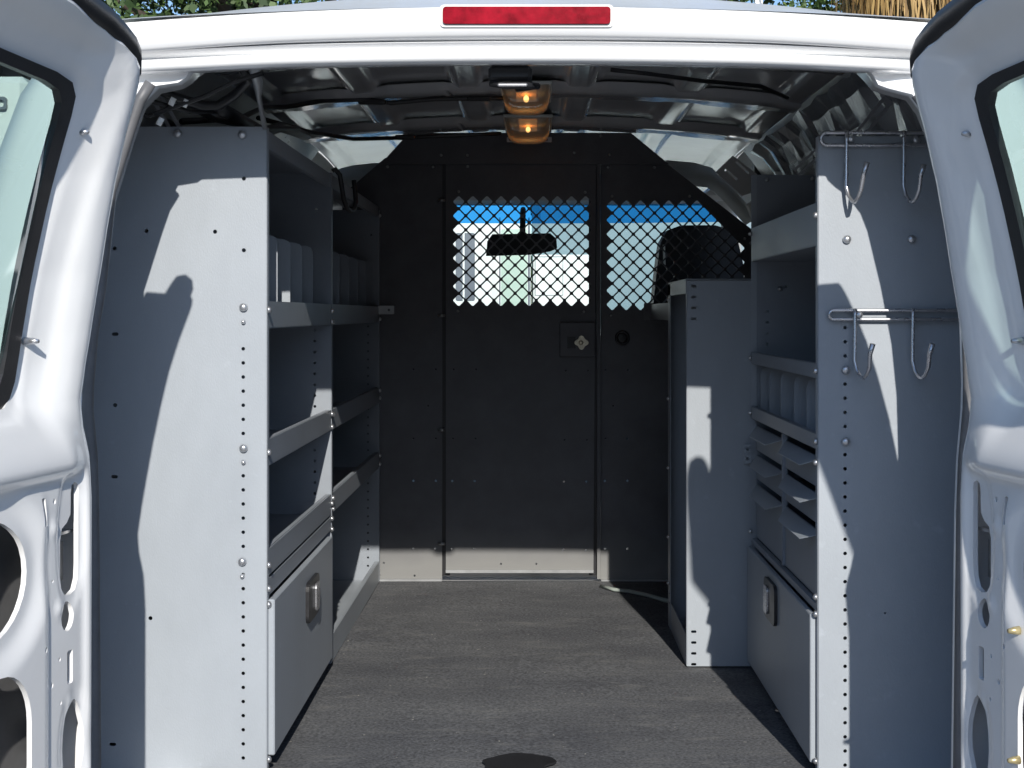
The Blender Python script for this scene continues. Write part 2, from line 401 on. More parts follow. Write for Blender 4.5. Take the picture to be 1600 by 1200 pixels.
# roof skin and rear header
def roofz(x, d):
    cr = interp([(2.29,.478),(2.35,.495),(2.6,.567),(2.9,.634),(3.3,.660),(4.0,.668),(5.6,.668),(6.0,.63),(6.2,.55)], d)
    q = x-XC
    return cr - (.05+.06*smooth(2.29,2.6,d))*q*q - .16*smooth(.64,.86,abs(q))**2*.6
r = MB()
def rf(u, v):
    d = 2.288+u*u*.4+u*(6.2-2.688); x = XC+(v*2-1)*(.655+.11*smooth(2.29,2.7,d))
    return (x, d, roofz(x, d))
r.grid(60, 50, rf); finish('roof_panel', r, M['cream'], van)
h = MB()
hp = [(2.46,.44),(2.40,.405),(2.345,.397),(2.322,.3950),(2.310,.3975),(2.306,.402),(2.305,.412),(2.309,.4145),(2.321,.4155),(2.322,.4165),(2.3005,.4255),(2.302,.4268),(2.313,.4275),(2.313,.4300),(2.296,.4312),(2.289,.436),(2.285,.452),(2.285,.470),(2.288,.478)]
nx = 61; vs = []
for i in range(nx):
    x = XC+(i/(nx-1)*2-1)*.66; q = x-XC
    dropb = .018*smooth(.35,.66,abs(q))
    for d, z in hp: vs.append((x, d + .02*q*q, z - .05*q*q*(1 if z > .43 else .6) - dropb*.2))
k = len(hp); h.add(vs, [(i*k+j, (i+1)*k+j, (i+1)*k+j+1, i*k+j+1) for i in range(nx-1) for j in range(k-1)], True)
finish('rear_header', h, M['white'], van, sharp=60)
# high brake light
b = MB(); b.plate(rrect(-.131+XC-.0, .129+XC, .450, .4765, .005), [], .02, lambda a, z, w: (a, 2.279-w*1.0+.02*(a-XC)**2, z))
bl = finish('brake_light', b, M['red'], van)
b = MB(); b.plate(rrect(-.136+XC, .134+XC, .4455, .4805, .007), [], .012, lambda a, z, w: (a, 2.2835-w*1.0+.02*(a-XC)**2, z))
finish('lamp_bezel', b, M['cream'], bl)

# roof lining with pressed ribs, cross bows
def liningz(x, d):
    q = x; rib = 0
    for c in (-.665,-.42,-.165,.11,.375,.63):
        rib = max(rib, 1-smooth(.022,.045,abs(x-c)))
    fade = max(smooth(.03,.0,abs(d-c)) for c in (3.68,))*0
    return .574-.095*(q+.01)**2 - .016*rib*(1-fade)
r = MB()
r.grid(24, 170, lambda u, v: (XC+(v*2-1)*.69, 2.44+u*3.5, min(liningz(XC+(v*2-1)*.69, 2.44+u*3.5)-.05*smooth(4.7,5.9,2.44+u*3.5), roofz(XC+(v*2-1)*.69, 2.44+u*3.5)-.03)))
finish('roof_lining', r, M['lining'], van)
for d0, d1 in ((3.05, 3.2), (3.575, 3.79), (4.20, 4.44)):
    bw = MB(); nx = 120; vs = []; k = 6
    for i in range(nx):
        x = XC+(i/(nx-1)*2-1)*.69
        zz = .561-.095*(x+.01)**2
        rib = max(1-smooth(.035,.065,abs(x-c)) for c in (-.665,-.42,-.165,.11,.375,.63))
        e = .022*rib
        for d, z in ((d0-.012+e, .006), (d0+.004+e, .004), (d0+.022+e, -.008), (d1-.022-e, -.008), (d1-.004-e, .004), (d1+.012-e, .006)):
            vs.append((x, d, zz+z))
    bw.add(vs, [(i*k+j, (i+1)*k+j, (i+1)*k+j+1, i*k+j+1) for i in range(nx-1) for j in range(k-1)], True)
    finish('roof_bow', bw, M['lining'], van, sharp=40)
# shiny crumpled wall rail on the right, with slots
f = MB()
f.plate([(2.55,.30),(3.9,.30),(3.9,.50),(2.55,.44)], [rrect(2.7+.3*k, 2.85+.3*k, .345, .40, .015) for k in range(4)], .012,
        lambda a, z, w: (.72+(.45-z)*.55+w, a, z), step=.05)
finish('wall_rail', f, M['foil'], van, sharp=30)
f = MB(); rnd = random.Random(3)
jit = {}
def foilf(u, v):
    k_ = (round(u*1000), round(v*1000))
    a_, b_, c_ = [rnd.uniform(-1,1) for _ in range(3)]
    t_ = v
    return (.635+.14*t_+.007*a_, 2.62+u*1.75+.012*b_, .485-.19*t_**1.4+.006*c_)
f.grid(30, 5, foilf, False)
finish('foil_insulation', f, M['foil'], van)
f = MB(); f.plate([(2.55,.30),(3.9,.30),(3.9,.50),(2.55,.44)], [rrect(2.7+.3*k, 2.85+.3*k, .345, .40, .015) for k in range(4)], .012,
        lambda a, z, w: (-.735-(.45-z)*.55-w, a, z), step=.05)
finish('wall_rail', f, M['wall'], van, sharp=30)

# cargo floor and sill
c = MB(); c.box(-.89+XC, .89+XC, 2.34, 4.62, -.90, -.824); finish('cargo_floor', c, M['white'], van)
c = MB(); c.box(-.98+XC, .98+XC, 2.16, 2.36, -1.12, -.93, .03); finish('rear_bumper', c, M['dark'], van)
for sg_ in (-1, 1):
    for dd_ in (3.35, 6.35):
        c = MB(); c.disc((XC+sg_*.72, dd_, -ZC+.37), (sg_,0,0), .37, .24, 32, .03); finish('wheel', c, M['rubber'], van)
c = MB(); c.box(-.9+XC, .9+XC, 4.62, 6.9, -1.0, -.90); finish('cab_floor', c, M['dark'], van)

# dome lights: base plate, clear lens, glowing bulb
def dome(x, d, zt, wdt, dep, hgt):
    base = MB(); base.box(x-wdt/2-.004, x+wdt/2+.004, d-dep/2-.006, d+dep/2+.01, zt, zt+.008, .002)
    bo = finish('dome_light', base, M['trim'], van)
    ln = MB()
    def lf(u, v):
        a = (u*2-1); bq = (v*2-1)
        pr = max(0, 1-abs(a)**4)**.5*max(0, 1-abs(bq)**6)**.5
        return (x+a*wdt/2, d+bq*dep/2, zt-hgt*pr)
    ln.grid(22, 16, lf); finish('lens', ln, M['lens'], bo)
    bb = MB(); bb.tube([(x-.0, d-.028, zt-.012), (x, d-.014, zt-.013), (x, d+.014, zt-.013), (x, d+.028, zt-.012)], [.004,.0065,.0065,.004], 10)
    finish('bulb', bb, M['bulb'], bo)
    rr = MB(); rr.grid(8, 8, lambda u, v: (x+(u-.5)*.05, d+(v-.5)*dep*.8, zt-.003+.001*u)); finish('reflector', rr, M['bulb2'], bo)
    return bo
dome(-.022, 3.66, .548, .118, .30, .042)
dl = dome(-.020, 4.26, .547, .130, .34, .044)
s = MB(); s.plate(rrect(-.085,.05,.518,.533,.002), [rrect(-.078+.021*k,-.066+.021*k,.522,.529,.002) for k in range(6)], .003, lambda a, z, w: (a, 4.43-w, z))
finish('slotted_strap', s, M['galv'], dl)
# header latch striker
s = MB(); s.box(-.075,-.005,2.36,2.44,.375,.40,.006); s.tube([(-.072,2.37,.372),(-.045,2.36,.366),(-.01,2.36,.367),(.004,2.40,.372),(-.03,2.43,.372)], .0055)
finish('door_striker', s, M['dark'], van)
s = MB(); s.box(-.060,-.012,2.352,2.372,.364,.370,.002); finish('latch_plate', s, M['chrome'], van)
# wiring loom
wr = MB()
wr.tube([(-.66,2.75,.36),(-.60,3.0,.40),(-.62,3.35,.47),(-.60,3.55,.50),(-.52,3.62,.525),(-.42,3.66,.535),(-.36,3.68,.528),(-.25,3.70,.541),(-.12,3.70,.543),(-.06,3.70,.543)], .006)
wr.tube([(-.62,3.3,.44),(-.58,3.8,.47),(-.52,4.2,.50),(-.42,4.32,.517),(-.3,4.36,.527),(-.18,4.36,.532),(-.1,4.36,.535)], .006)
wr.box(-.44,-.37,3.655,3.675,.522,.534,.003); wr.box(-.17,-.11,3.69,3.71,.536,.548,.003); wr.box(-.41,-.35,4.31,4.33,.512,.526,.003)
wr.tube([(-.63,2.43,.33),(-.55,2.46,.365),(-.50,2.44,.385),(-.45,2.44,.40)], .004)
wr.tube([(-.655,2.46,.385),(-.62,2.50,.372),(-.575,2.55,.362),(-.55,2.56,.363),(-.515,2.53,.378),(-.485,2.50,.398),(-.49,2.46,.41)], [.006,.008,.009,.009,.008,.008,.007])
wr.tube([(-.66,2.46,.37),(-.672,2.48,.345),(-.655,2.49,.335),(-.625,2.49,.345),(-.61,2.49,.365)], .0035)
wr.tube([(-.552,2.57,.361),(-.548,2.75,.362),(-.555,3.0,.37),(-.57,3.3,.42),(-.59,3.8,.46)], .012)
wr.tube([(-.62,2.50,.372),(-.58,2.65,.352),(-.54,2.85,.36),(-.50,3.1,.39)], .006)
wr.tube([(-.66,2.44,.36),(-.60,2.56,.352),(-.545,2.60,.358)], .004)
wr.tube([(.17,3.3,.548),(.25,3.32,.543),(.38,3.36,.533),(.52,3.40,.527),(.6,3.5,.515)], .005)
finish('wiring_loom', wr, M['dark'], van)
for px in ((-.602,2.43,.345),(-.622,2.43,.312),(-.585,2.45,.345)):
    s = MB(); s.tube([px, (px[0]+.006, px[1], px[2]+.012)], .005); finish('wire_connector', s, M['truckwhite'], van)

# cab: windscreen, tint band, dash, mirror, seat, trim
def wsf(x, z): return 6.22-(z-.46)*1.0-.10*(x/.85)**2*1.2
def ws(z0, z1): 
    return lambda u, v: ((u*2-1)*.86+XC, wsf((u*2-1)*.86, z0+(z1-z0)*v), z0+(z1-z0)*v)
w = MB(); w.grid(20, 8, ws(-.16,.388)); finish('windscreen', w, M['wind'], van)
w = MB(); w.grid(20, 4, ws(.388,.462)); finish('windscreen_tint_band', w, M['tint'], van)
w = MB(); w.box(-.86,.84,5.95,6.28,.462,.53,.02); finish('headliner_front', w, M['trim'], van)
w = MB(); w.box(-.88,.86,6.05,6.85,-.6,-.10,.05); finish('dashboard', w, M['dark'], van)
w = MB(); w.plate([(-.195,.232),(-.19,.29),(-.17,.318),(.06,.322),(.085,.30),(.088,.262),(.06,.250),(-.02,.237),(-.08,.235)], [], .03, lambda a, z, t: (a, 5.85-t, z))
mr = finish('rear_view_mirror', w, M['dark'], van)
w = MB(); w.tube([(-.05,5.88,.31),(-.05,6.05,.42),(-.05,6.18,.44)], .012); finish('mirror_stem', w, M['dark'], mr)
# wipers parked at the glass
# passenger seat: back with rounded shoulders and a cushion
def seat(xc):
    sb = MB()
    out = [(-.15,-.55),(.16,-.55),(.185,-.3),(.175,0),(.16,.18),(.14,.262),(.11,.295),(.06,.308),(-.06,.308),(-.105,.292),(-.128,.25),(-.140,.16),(-.155,0),(-.165,-.3)]
    sb.plate([(xc+a, z) for a, z in out], [], .14, lambda a, z, w: (a, 5.12-w*1.0-.10*(z-.3)-(.03*(1-smooth(0,.16,abs(a-xc))) if w == 0 else 0), z), step=.03, sm=True)
    so = finish('passenger_seat', sb, M['seat'], van, sharp=50)
    cu = MB(); cu.box(xc-.24, xc+.24, 5.25, 5.75, -.60, -.46, .04); finish('cushion', cu, M['seat'], so)
    pl = MB(); pl.tube([(xc-.118,5.085,.17),(xc-.120,5.085,.24)], .004); finish('trim_piping', pl, M['trim'], so)
seat(.565)
# curved headliner trim and vent panel above the partition corners
for OUTC, INC in (([(1040,250),(1085,254),(1112,262),(1140,288),(1165,316),(1184,340)], [(1056,302),(1085,291),(1105,293),(1125,308),(1145,330),(1165,352)]),
                  ([(488,300),(515,272),(532,263),(552,258),(580,255),(610,254)], [(488,330),(515,315),(532,310),(552,305),(580,305),(610,305)])):
    n_ = len(OUTC); t = MB(); vs = []
    for k in range(n_):
        for q in range(5):
            f_ = q/4; dd = 4.78+.10*f_-.05*math.sin(math.pi*f_)
            px_ = OUTC[k][0]+(INC[k][0]-OUTC[k][0])*f_; py_ = OUTC[k][1]+(INC[k][1]-OUTC[k][1])*f_
            vs.append(((px_-836)*dd/2300, dd, (491-py_)*dd/2300))
    t.add(vs, [(k*5+q, (k+1)*5+q, (k+1)*5+q+1, k*5+q+1) for k in range(n_-1) for q in range(4)], True)
    finish('headliner_trim', t, M['trim'], van)
vq = lambda px_, py_: ((px_-836)*4.44/2300, (491-py_)*4.44/2300)
v = MB(); v.plate([vq(1160,306),vq(1178,300),vq(1184,272),vq(1145,243),vq(1118,269)], [[vq(1149,254),vq(1151,251),vq(1172,269),vq(1170,272)],[vq(1131,266),vq(1133,263),vq(1153,279),vq(1151,282)]], .012, lambda a, z, w: (a, 4.44-w+.15*(a-.6), z))
finish('vent_panel', v, M['vent'], van)
v = MB(); v.tube([(.70,4.7,.36),(.735,4.72,.28),(.745,4.74,.18),(.75,4.74,.0)], .03); finish('belt_pillar', v, M['trim'], van)
v = MB(); v.tube([(.78,4.66,.34),(.775,4.66,.27),(.775,4.66,.20)], .02); finish('belt_guide', v, M['dark'], van)

# ------------------------------------------------------------------ rear doors
LZ = [(-.26,0.0),(-.20,-.003),(-.16,-.010),(-.12,-.013),(-.07,-.008),(-.02,.001),(.05,.015),(.12,.032),(.19,.051),(.25,.072),(.30,.092),(.36,.118),(.40,.135)]
def lean(z): return interp(LZ, z)
def u0(z): return interp([(-1,-.0),(-.20,-.004),(-.12,.004),(-.03,.006),(.06,.014),(.21,.045),(.30,.072),(.345,.097),(.36,.12)], z)
def door(side, X0, d0):
    def P(u, z, w): return (side*(X0-lean(z))+side*.156*u-side*.988*w, d0-.988*u-.156*w, z)
    zb = [-.95+.05*k for k in range(13)]
    edge = [(u0(z), z) for z in [-.93,-.6,-.30,-.22,-.18,-.12,-.03,.06,.14,.21,.27,.30]]
    outline = edge + [(.082,.322),(.098,.340),(.122,.350),(.16,.359),(.21,.3685),(.32,.380),(.50,.388),(.68,.39),(.715,.36),(.72,.1),(.72,-.93)]
    win = [(.147,-.06),(.149,-.09),(.158,-.112),(.178,-.124),(.22,-.127),(.58,-.127),(.61,-.115),(.622,-.08),(.622,.27),(.61,.30),(.58,.315),(.46,.313),(.25,.306),(.203,.300),(.181,.285),(.172,.26),(.163,.20)]
    slot = [(.037,-.245),(.040,-.237),(.047,-.234),(.055,-.238),(.059,-.25),(.061,-.278),(.072,-.288),(.086,-.294),(.091,-.31),(.091,-.36),(.088,-.376),(.078,-.386),(.062,-.389),(.047,-.384),(.039,-.37),(.037,-.35)]
    holes = [win, slot, circ(.075,-.416,.0185,14,.0205), rrect(.060,.076,-.51,-.464,.003), rrect(.138,.149,-.283,-.245,.003)]
    holes += [[(.055+.030*math.cos(t), -.60+.065*math.sin(t)) for t in [2*math.pi*k/18 for k in range(18)]]]
    holes += [[(.285+.10*math.cos(t), -.335+.078*math.sin(t)) for t in [2*math.pi*k/30 for k in range(30)]]]
    holes += [rrect(.19,.42,-.66,-.455,.075,8)]
    for a, b_, r_ in ((.112,-.253,.004),(.150,-.445,.004),(.098,-.47,.003),(.118,-.36,.0025),(.12,-.50,.004),(.45,-.25,.004),(.52,-.43,.004),(.095,-.53,.003)):
        holes.append(circ(a, b_, r_, 8))
    win_seg = [(win[i], win[(i+1) % len(win)]) for i in range(len(win))]
    def segd(p, a, b_):
        L2 = (b_[0]-a[0])**2+(b_[1]-a[1])**2; t = max(0, min(1, ((p[0]-a[0])*(b_[0]-a[0])+(p[1]-a[1])*(b_[1]-a[1]))/L2))
        return math.hypot(p[0]-a[0]-t*(b_[0]-a[0]), p[1]-a[1]-t*(b_[1]-a[1]))
    topl = outline[11:19]
    out_seg = list(zip(outline[:-1], outline[1:]))[:20]
    def dip(u, z): return -.032*smooth(.018,.135,u-u0(z))*smooth(-.205,-.10,z)*smooth(.385,.33,z)
    def relief(u, z):
        w = dip(u, z)
        e = min(segd((u, z), a, b_) for a, b_ in out_seg) if (u-u0(z) < .08 or z > .28) else 1
        rr = .032
        if e < rr: w -= .014*(1-math.sqrt(max(0, 1-(1-e/rr)**2)))
        if z > -.16:
            up = smooth(-.16,-.06,z)
            w += .004*up*smooth(.078,.045,e)
            dw = min(segd((u, z), a, b_) for a, b_ in win_seg)
            w -= .004*smooth(.026,.010,dw)
            w -= .004*up*smooth(.075,.055,dw)
        # belt: swells out under the window, then steps back to the pierced panel
        bel = smooth(-.08,-.19,z)*smooth(-.228,-.206,z)
        w += .011*bel*smooth(.015,.09,u)
        # pierced lower panel sits inside a raised border and has an upright crease
        low = smooth(-.210,-.232,z)
        w -= low*.006*smooth(.016,.034,u)
        w += low*.008*smooth(.128,.152,u)*smooth(.62,.56,u)*smooth(-.225,-.30,z)
        q = math.hypot((u-.285)/.125, (z+.335)/.10)
        w -= low*.010*smooth(1.3,.9,q)
        q = math.hypot((u-.055)/.042, (z+.60)/.080); w -= low*.003*smooth(1.15,.85,q)
        q = math.hypot((u-.064)/.038, (z+.312)/.092); w -= low*.003*smooth(1.15,.9,q)
        for a, b_ in ((.068,-.535),(.115,-.29),(.1,-.40)):
            q = math.hypot(u-a, (z-b_)); w += low*.003*smooth(.014,.005,q)
        return w
    def thick(u, z): return .060+.025*max(smooth(-.13,-.24,z), smooth(.12,.04,u-u0(z)))
    mb = MB()
    mb.plate(outline, holes, .05, lambda u, z, w: P(u, z, relief(u, z) if w == 0 else relief(u, z)-.007), step=.0065, sm=True, coarse=.40, insets=(.005,.011,.017,.023,.029,.035))
    root = finish('rear_door', mb, M['white'], van, sharp=42)
    # outer skin with the same window
    sk = MB(); win2 = [(.42+(a-.42)*1.06, .095+(b_-.095)*1.04) for a, b_ in win]
    o2 = [(u+(.0 if u < .3 else 0), z) for u, z in outline]
    sk.plate(o2, [win2], .004, lambda u, z, w: P(u, z, -thick(u,z)+w), step=.05, sm=True)
    finish('outer_skin', sk, M['white'], root, sharp=40)
    # door rim closing inner panel to skin
    rm = MB(); pts = outline
    vs = []
    for u, z in pts:
        vs.append(P(u, z, relief(u, z)-.003)); vs.append(P(u, z, -.003-thick(u,z)))
    n = len(pts); rm.add(vs, [(2*i, 2*((i+1) % n), 2*((i+1) % n)+1, 2*i+1) for i in range(n)], True)
    finish('door_rim', rm, M['white'], root, sharp=40)
    # window: rubber seal ring and tinted pane
    inner = [(.40+(a-.40)*.87, .095+(b_-.095)*.935) for a, b_ in win]
    sl = MB(); sl.plate(win, [inner], .010, lambda u, z, w: P(u, z, -.033+w), step=.03)
    finish('window_seal', sl, M['rubber'], root)
    gl = MB(); vs = [P(u, z, -.040) for u, z in inner]; gl.add(vs, [tuple(range(len(vs)))]); finish('window_pane', gl, M['glass'], root)
    # weather strip along the top edge
    st = MB(); st.tube([P(u, z+.014, -.030) for u, z in outline[11:19]], [.012]+[.020]*7, 8); finish('weather_strip', st, M['rubber'], root)
    cv = MB(); cv.plate([(.012,-.92),(.70,-.92),(.70,-.21),(.012,-.21)], [], .004, lambda u, z, w: P(u, z, -.066+w)); finish('cavity_shade_sheet', cv, M['cavity_shade'], root)  # dark sheet added so the panel holes look shaded inside
    # latch lever box seen through the long slot
    lt = MB()
    a, b_, c_, d_ = .040,.088,-.372,-.318
    vs = [P(u, z, w) for u in (a, b_) for z in (c_, d_) for w in (-.045, -.03)]
    lt.add(vs, [(0,1,3,2),(4,6,7,5),(0,4,5,1),(2,3,7,6),(0,2,6,4),(1,5,7,3)])
    vs = [P(u, z, w) for u in (.03, .10) for z in (-.306, -.302) for w in (-.06, -.02)]
    lt.add(vs, [(0,1,3,2),(4,6,7,5),(0,4,5,1),(2,3,7,6),(0,2,6,4),(1,5,7,3)])
    finish('latch_lever', lt, M['metal'], root)
    kn = MB(); c0 = P(.055,-.59,-.06); kn.disc(c0, (-side*.988, -.156, 0), .022, .02, 14, .004); finish('lower_latch', kn, M['rubber'], root)
    # bright studs by the window and yellow clips on the crease
    for u, z in ((.142,.243),(.132,-.036)):
        p = MB(); p.tube([P(u, z, -.038), P(u+.001, z, -.024), P(u+.002, z, -.016)], [.0055,.0045,.0028], 8); finish('window_stud', p, M['bolt'], root)
    if side > 0:
        for z in (-.415,-.585):
            p = MB(); p.tube([P(.19,z,.0), P(.19,z,.008), P(.191,z,.016)], [.006,.005,.003], 8); finish('panel_clip', p, M['gold'], root)
    return root
door(-1, .626, 2.10)
door(1, .606, 2.12)

# ------------------------------------------------------------------ floor mat
fm = MB()
def matz(x, d): return -.815+.003*math.sin(x*9+d*3)*math.sin(d*7)-.0015
fm.grid(50, 60, lambda u, v: (-.60+1.18*u, 2.36+2.155*v, matz(-.60+1.18*u, 2.36+2.155*v)))
o = finish('floor_mat', fm, M['mat'], loc=(0,3.4,ZC-.82)); tag(o, 'worn dark grey felt mat covering the van cargo floor', 'mat')
# flat dark irregular mark at the rear of the floor
pd = MB(); ol = [(-.030+(.058+.008*math.sin(2*t+.6)+.006*math.sin(5*t)+.003*math.sin(11*t+1))*math.cos(t), 2.655+(.062+.004*math.sin(2*t+2))*math.sin(t)) for t in [2*math.pi*k/48 for k in range(48)]]
pd.plate(ol, [], .003, lambda a, b_, w: (a, b_, -.8085-.003+w*-.0+(.003 if w == 0 else 0)))
o = finish('dark_mat_mark', pd, M['rubber'], loc=(-.032,2.655,ZC-.812)); tag(o, 'round black mark on the mat at the photo bottom edge', 'patch')

# ------------------------------------------------------------------ bulkhead partition
DP = 4.52
part = thing('bulkhead_partition', 'black steel bulkhead with mesh windows closing off the cab', 'partition', (0,DP,-.815))
PX = lambda px: (px-836)*DP/2300
PZ = lambda py: (491-py)*DP/2300
pitch = .0432
def lattice(cx, cz, nc, nr, ok):
    c = []
    for j in range(nr):
        for i in range(nc):
            c.append((cx+i*pitch, cz-j*pitch))
            if i < nc-1 and j < nr-1: c.append((cx+(i+.5)*pitch, cz-(j+.5)*pitch))
    return [p for p in c if ok(*p)]
def diam(p, r=.0185, b=.0022):
    x, z = p
    return [(x+b,z+r-b),(x-b,z+r-b),(x-r+b,z+b),(x-r+b,z-b),(x-b,z-r+b),(x+b,z-r+b),(x+r-b,z-b),(x+r-b,z+b)]
def dots(l, r=.0035): return [circ(PX(a), PZ(b_), r, 8) for a, b_ in l]
# door of the partition
dr = MB()
H1 = lattice(PX(717), PZ(315.5), 10, 8, lambda x, z: True)
dr.plate([(PX(697),PZ(893)),(PX(927),PZ(893)),(PX(931),PZ(256)),(PX(697),PZ(256))],
         [diam(p) for p in H1]+dots([(709,577),(744,577),(884,579),(919,579),(708,685),(743,685),(882,687),(917,687),(707,751),(742,751),(881,752),(916,752),(706,857),(741,857),(880,858),(915,859),(783,880),(838,880)]),
         .006, lambda a, z, w: (a, DP-.012-w, z))
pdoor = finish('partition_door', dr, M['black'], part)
s = MB(); s.box(PX(874),PX(930),DP-.024,DP-.0125,PZ(558),PZ(503),.003); lp = finish('lock_plate', s, M['black'], pdoor)
s = MB(); s.box(PX(886),PX(899),DP-.026,DP-.0245,PZ(544),PZ(526)); finish('lock_slot', s, M['dark'], pdoor)
kp = []
for k in range(24):
    t = 2*math.pi*k/24; rr = .0185+.0035*math.cos(4*t); kp.append((PX(908)+rr*math.cos(t), PZ(535)+rr*math.sin(t)))
s = MB(); s.plate(kp, [], .02, lambda a, z, w: (a, DP-.045-w, z)); s.disc((PX(907),DP-.046,PZ(535)), (0,-1,0), .007, .006, 12, .002); finish('lock_knob', s, M['brass'], pdoor)
s = MB(); s.box(PX(697),PX(927),DP-.020,DP-.0125,PZ(893.5),PZ(889)); finish('bottom_hem', s, M['galv'], pdoor)
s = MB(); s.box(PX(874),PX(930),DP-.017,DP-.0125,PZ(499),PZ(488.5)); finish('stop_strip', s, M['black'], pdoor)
# hinge line and jambs
s = MB(); s.box(PX(685),PX(703),DP+.001,DP+.012,PZ(899),PZ(245)); finish('door_jamb', s, M['dark'], part)
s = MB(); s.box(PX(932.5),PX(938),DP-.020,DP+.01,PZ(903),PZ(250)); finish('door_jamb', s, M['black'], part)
s = MB(); s.box(PX(920),PX(932.3),DP+.001,DP+.012,PZ(899),PZ(245)); finish('door_jamb', s, M['dark'], part)
for py in (314, 493, 671, 848):
    s = MB(); s.tube([(PX(686),DP-.012,PZ(py)),(PX(691),DP-.026,PZ(py)),(PX(695),DP-.020,PZ(py))], .005, 6); finish('hinge_pin', s, M['galv'], part)
# side panels
s = MB()
s.plate([(PX(540),PZ(905)),(PX(691),PZ(905)),(PX(691),PZ(247)),(PX(602),PZ(247)),(PX(535),PZ(305))],
        dots([(646,577),(681,577),(669,634),(646,685),(681,685),(646,751),(681,751),(646,857),(680,857),(600,879),(593,898),(648,899)]), .006, lambda a, z, w: (a, DP-.006-w, z))
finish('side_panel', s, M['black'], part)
s = MB(); s.box(PX(545),PX(691),DP-.020,DP-.0065,PZ(906.5),PZ(903.5)); finish('bottom_flange', s, M['galv'], part)
s = MB()
diag = lambda x: PZ(212)+(PZ(355)-PZ(212))*(x-PX(985))/(PX(1170)-PX(985))
H2 = lattice(PX(956.5), PZ(322), 10, 8, lambda x, z: z+.0178 < diag(x+.0178)-.016 and x < PX(1165))
s.plate([(PX(938.5),PZ(905)),(PX(1215),PZ(905)),(PX(1215),PZ(390)),(PX(1030),PZ(247)),(PX(938.5),PZ(247))],
        [diam(p) for p in H2]+dots([(946,578),(981,578),(958,634),(946,685),(980,685),(945,751),(980,751),(945,857),(980,857)]), .006, lambda a, z, w: (a, DP-.006-w, z))
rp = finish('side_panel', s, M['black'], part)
s = MB(); s.box(PX(939),PX(1180),DP-.020,DP-.0065,PZ(908),PZ(905)); finish('bottom_flange', s, M['galv'], part)
s = MB()
ring = [(math.cos(2*math.pi*k/24), math.sin(2*math.pi*k/24)) for k in range(24)]
s.tube([(PX(972)+.019*c_, DP-.010, PZ(528)+.019*s_) for c_, s_ in ring+ring[:1]], .0045, 8, caps=False); s.disc((PX(972),DP-.008,PZ(528)), (0,-1,0), .015, .003, 20, .001)
finish('cable_grommet', s, M['dark'], part)
# top panel overlapping
s = MB(); s.plate([(PX(596),PZ(257.5)),(PX(1044),PZ(257.5)),(PX(985),PZ(209)),(PX(640),PZ(209))], [], .006, lambda a, z, w: (a, DP-.0245-w, z))
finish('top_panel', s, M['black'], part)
for a, b_ in ((690,215),(690,244),(731,244),(897,240),(938,214),(952,243),(950,262),(1022,262),(677,261),(731,261),(606,261),(717,300),(914,301),(956,307),(716,486),(954,493),(912,487),(1077,307),(1163,373),(1172,380)):
    s = MB(); s.disc((PX(a),DP-(.0248 if b_ < 257 else .0125 if 697 < a < 930 else .0065),PZ(b_)), (0,-1,0), .0045, .004, 10, .003); finish('bolt', s, M['galv'], part)

# ------------------------------------------------------------------ left shelf unit
XF = -.476; XB = -.855
lu = thing('shelf_unit', 'tall grey steel shelf unit with lipped shelves along the left van wall', 'shelf unit', (-.66,3.5,-.815))
FX = lambda px, d=2.606: (px-836)*d/2300
FZ = lambda py, d=2.606: (491-py)*d/2300
def bolt(parent, p, ax, r=.0065, mat='bolt'):
    s = MB(); s.disc(p, ax, r, .003, 12, .004); return finish('bolt', s, M[mat], parent)
def slot2(px, py, w=.006): return rrect(FX(px)-w, FX(px)+w, FZ(py)-.003, FZ(py)+.003, .0028, 3)
def endpanel(parent, name, xf, xb, d, ztop, holes, mat, th=.0025, flange=.022, taper=.10):
    s = MB(); sg = 1 if xf < xb else -1
    s.plate([(xf,-.815),(xb,-.815),(xb,.10),(xb-sg*taper,ztop),(xf,ztop)] if taper else [(xf,-.815),(xb,-.815),(xb,ztop),(xf,ztop)], holes, th, lambda a, z, w: (a, d-w, z))
    # turned flange along the aisle edge
    if flange: s.box(xf-.0012, xf+.0012, d+th+.0005, d+flange, -.815, ztop)
    return finish(name, s, mat, parent)
hl = [circ(FX(380),FZ(545+22.05*k),.0034,8) for k in range(30) if k not in (7,15)]
hl += [circ(FX(a),FZ(b_),.0038,8) for a, b_ in ((381,279),(381,391),(336,362),(229,361),(179,388),(180,633),(235,966))]
hl += [slot2(180,522),slot2(179,745),slot2(176,1163)]
endpanel(lu, 'end_panel', XF, XB, 2.606, FZ(198), hl, M['grey'])
for a, b_ in ((278,209),(379,211),(381,480),(381,700),(379,877)): bolt(lu, (FX(a),2.604,FZ(b_)), (0,-1,0), .0075)
for a, b_ in ((381,503),(381,722),(379,900)): bolt(lu, (FX(a),2.605,FZ(b_)), (0,-1,0), .004)
dm = 3.432; fm_ = lambda px, py: circ((px-836)*dm/2300, (491-py)*dm/2300, .0034, 8)
endpanel(lu, 'divider_panel', XF, XB, dm, .330, [fm_(492, 516+17*k) for k in range(24)]+[fm_(494,327)], M['greyd'])
df = 4.485; ff = lambda px, py: circ((px-836)*df/2300, (491-py)*df/2300, .0034, 8)
endpanel(lu, 'divider_panel', XF, XB, df, .318, [ff(575, 510+12.9*k) for k in range(31)]+[ff(580,367)], M['greyd'])
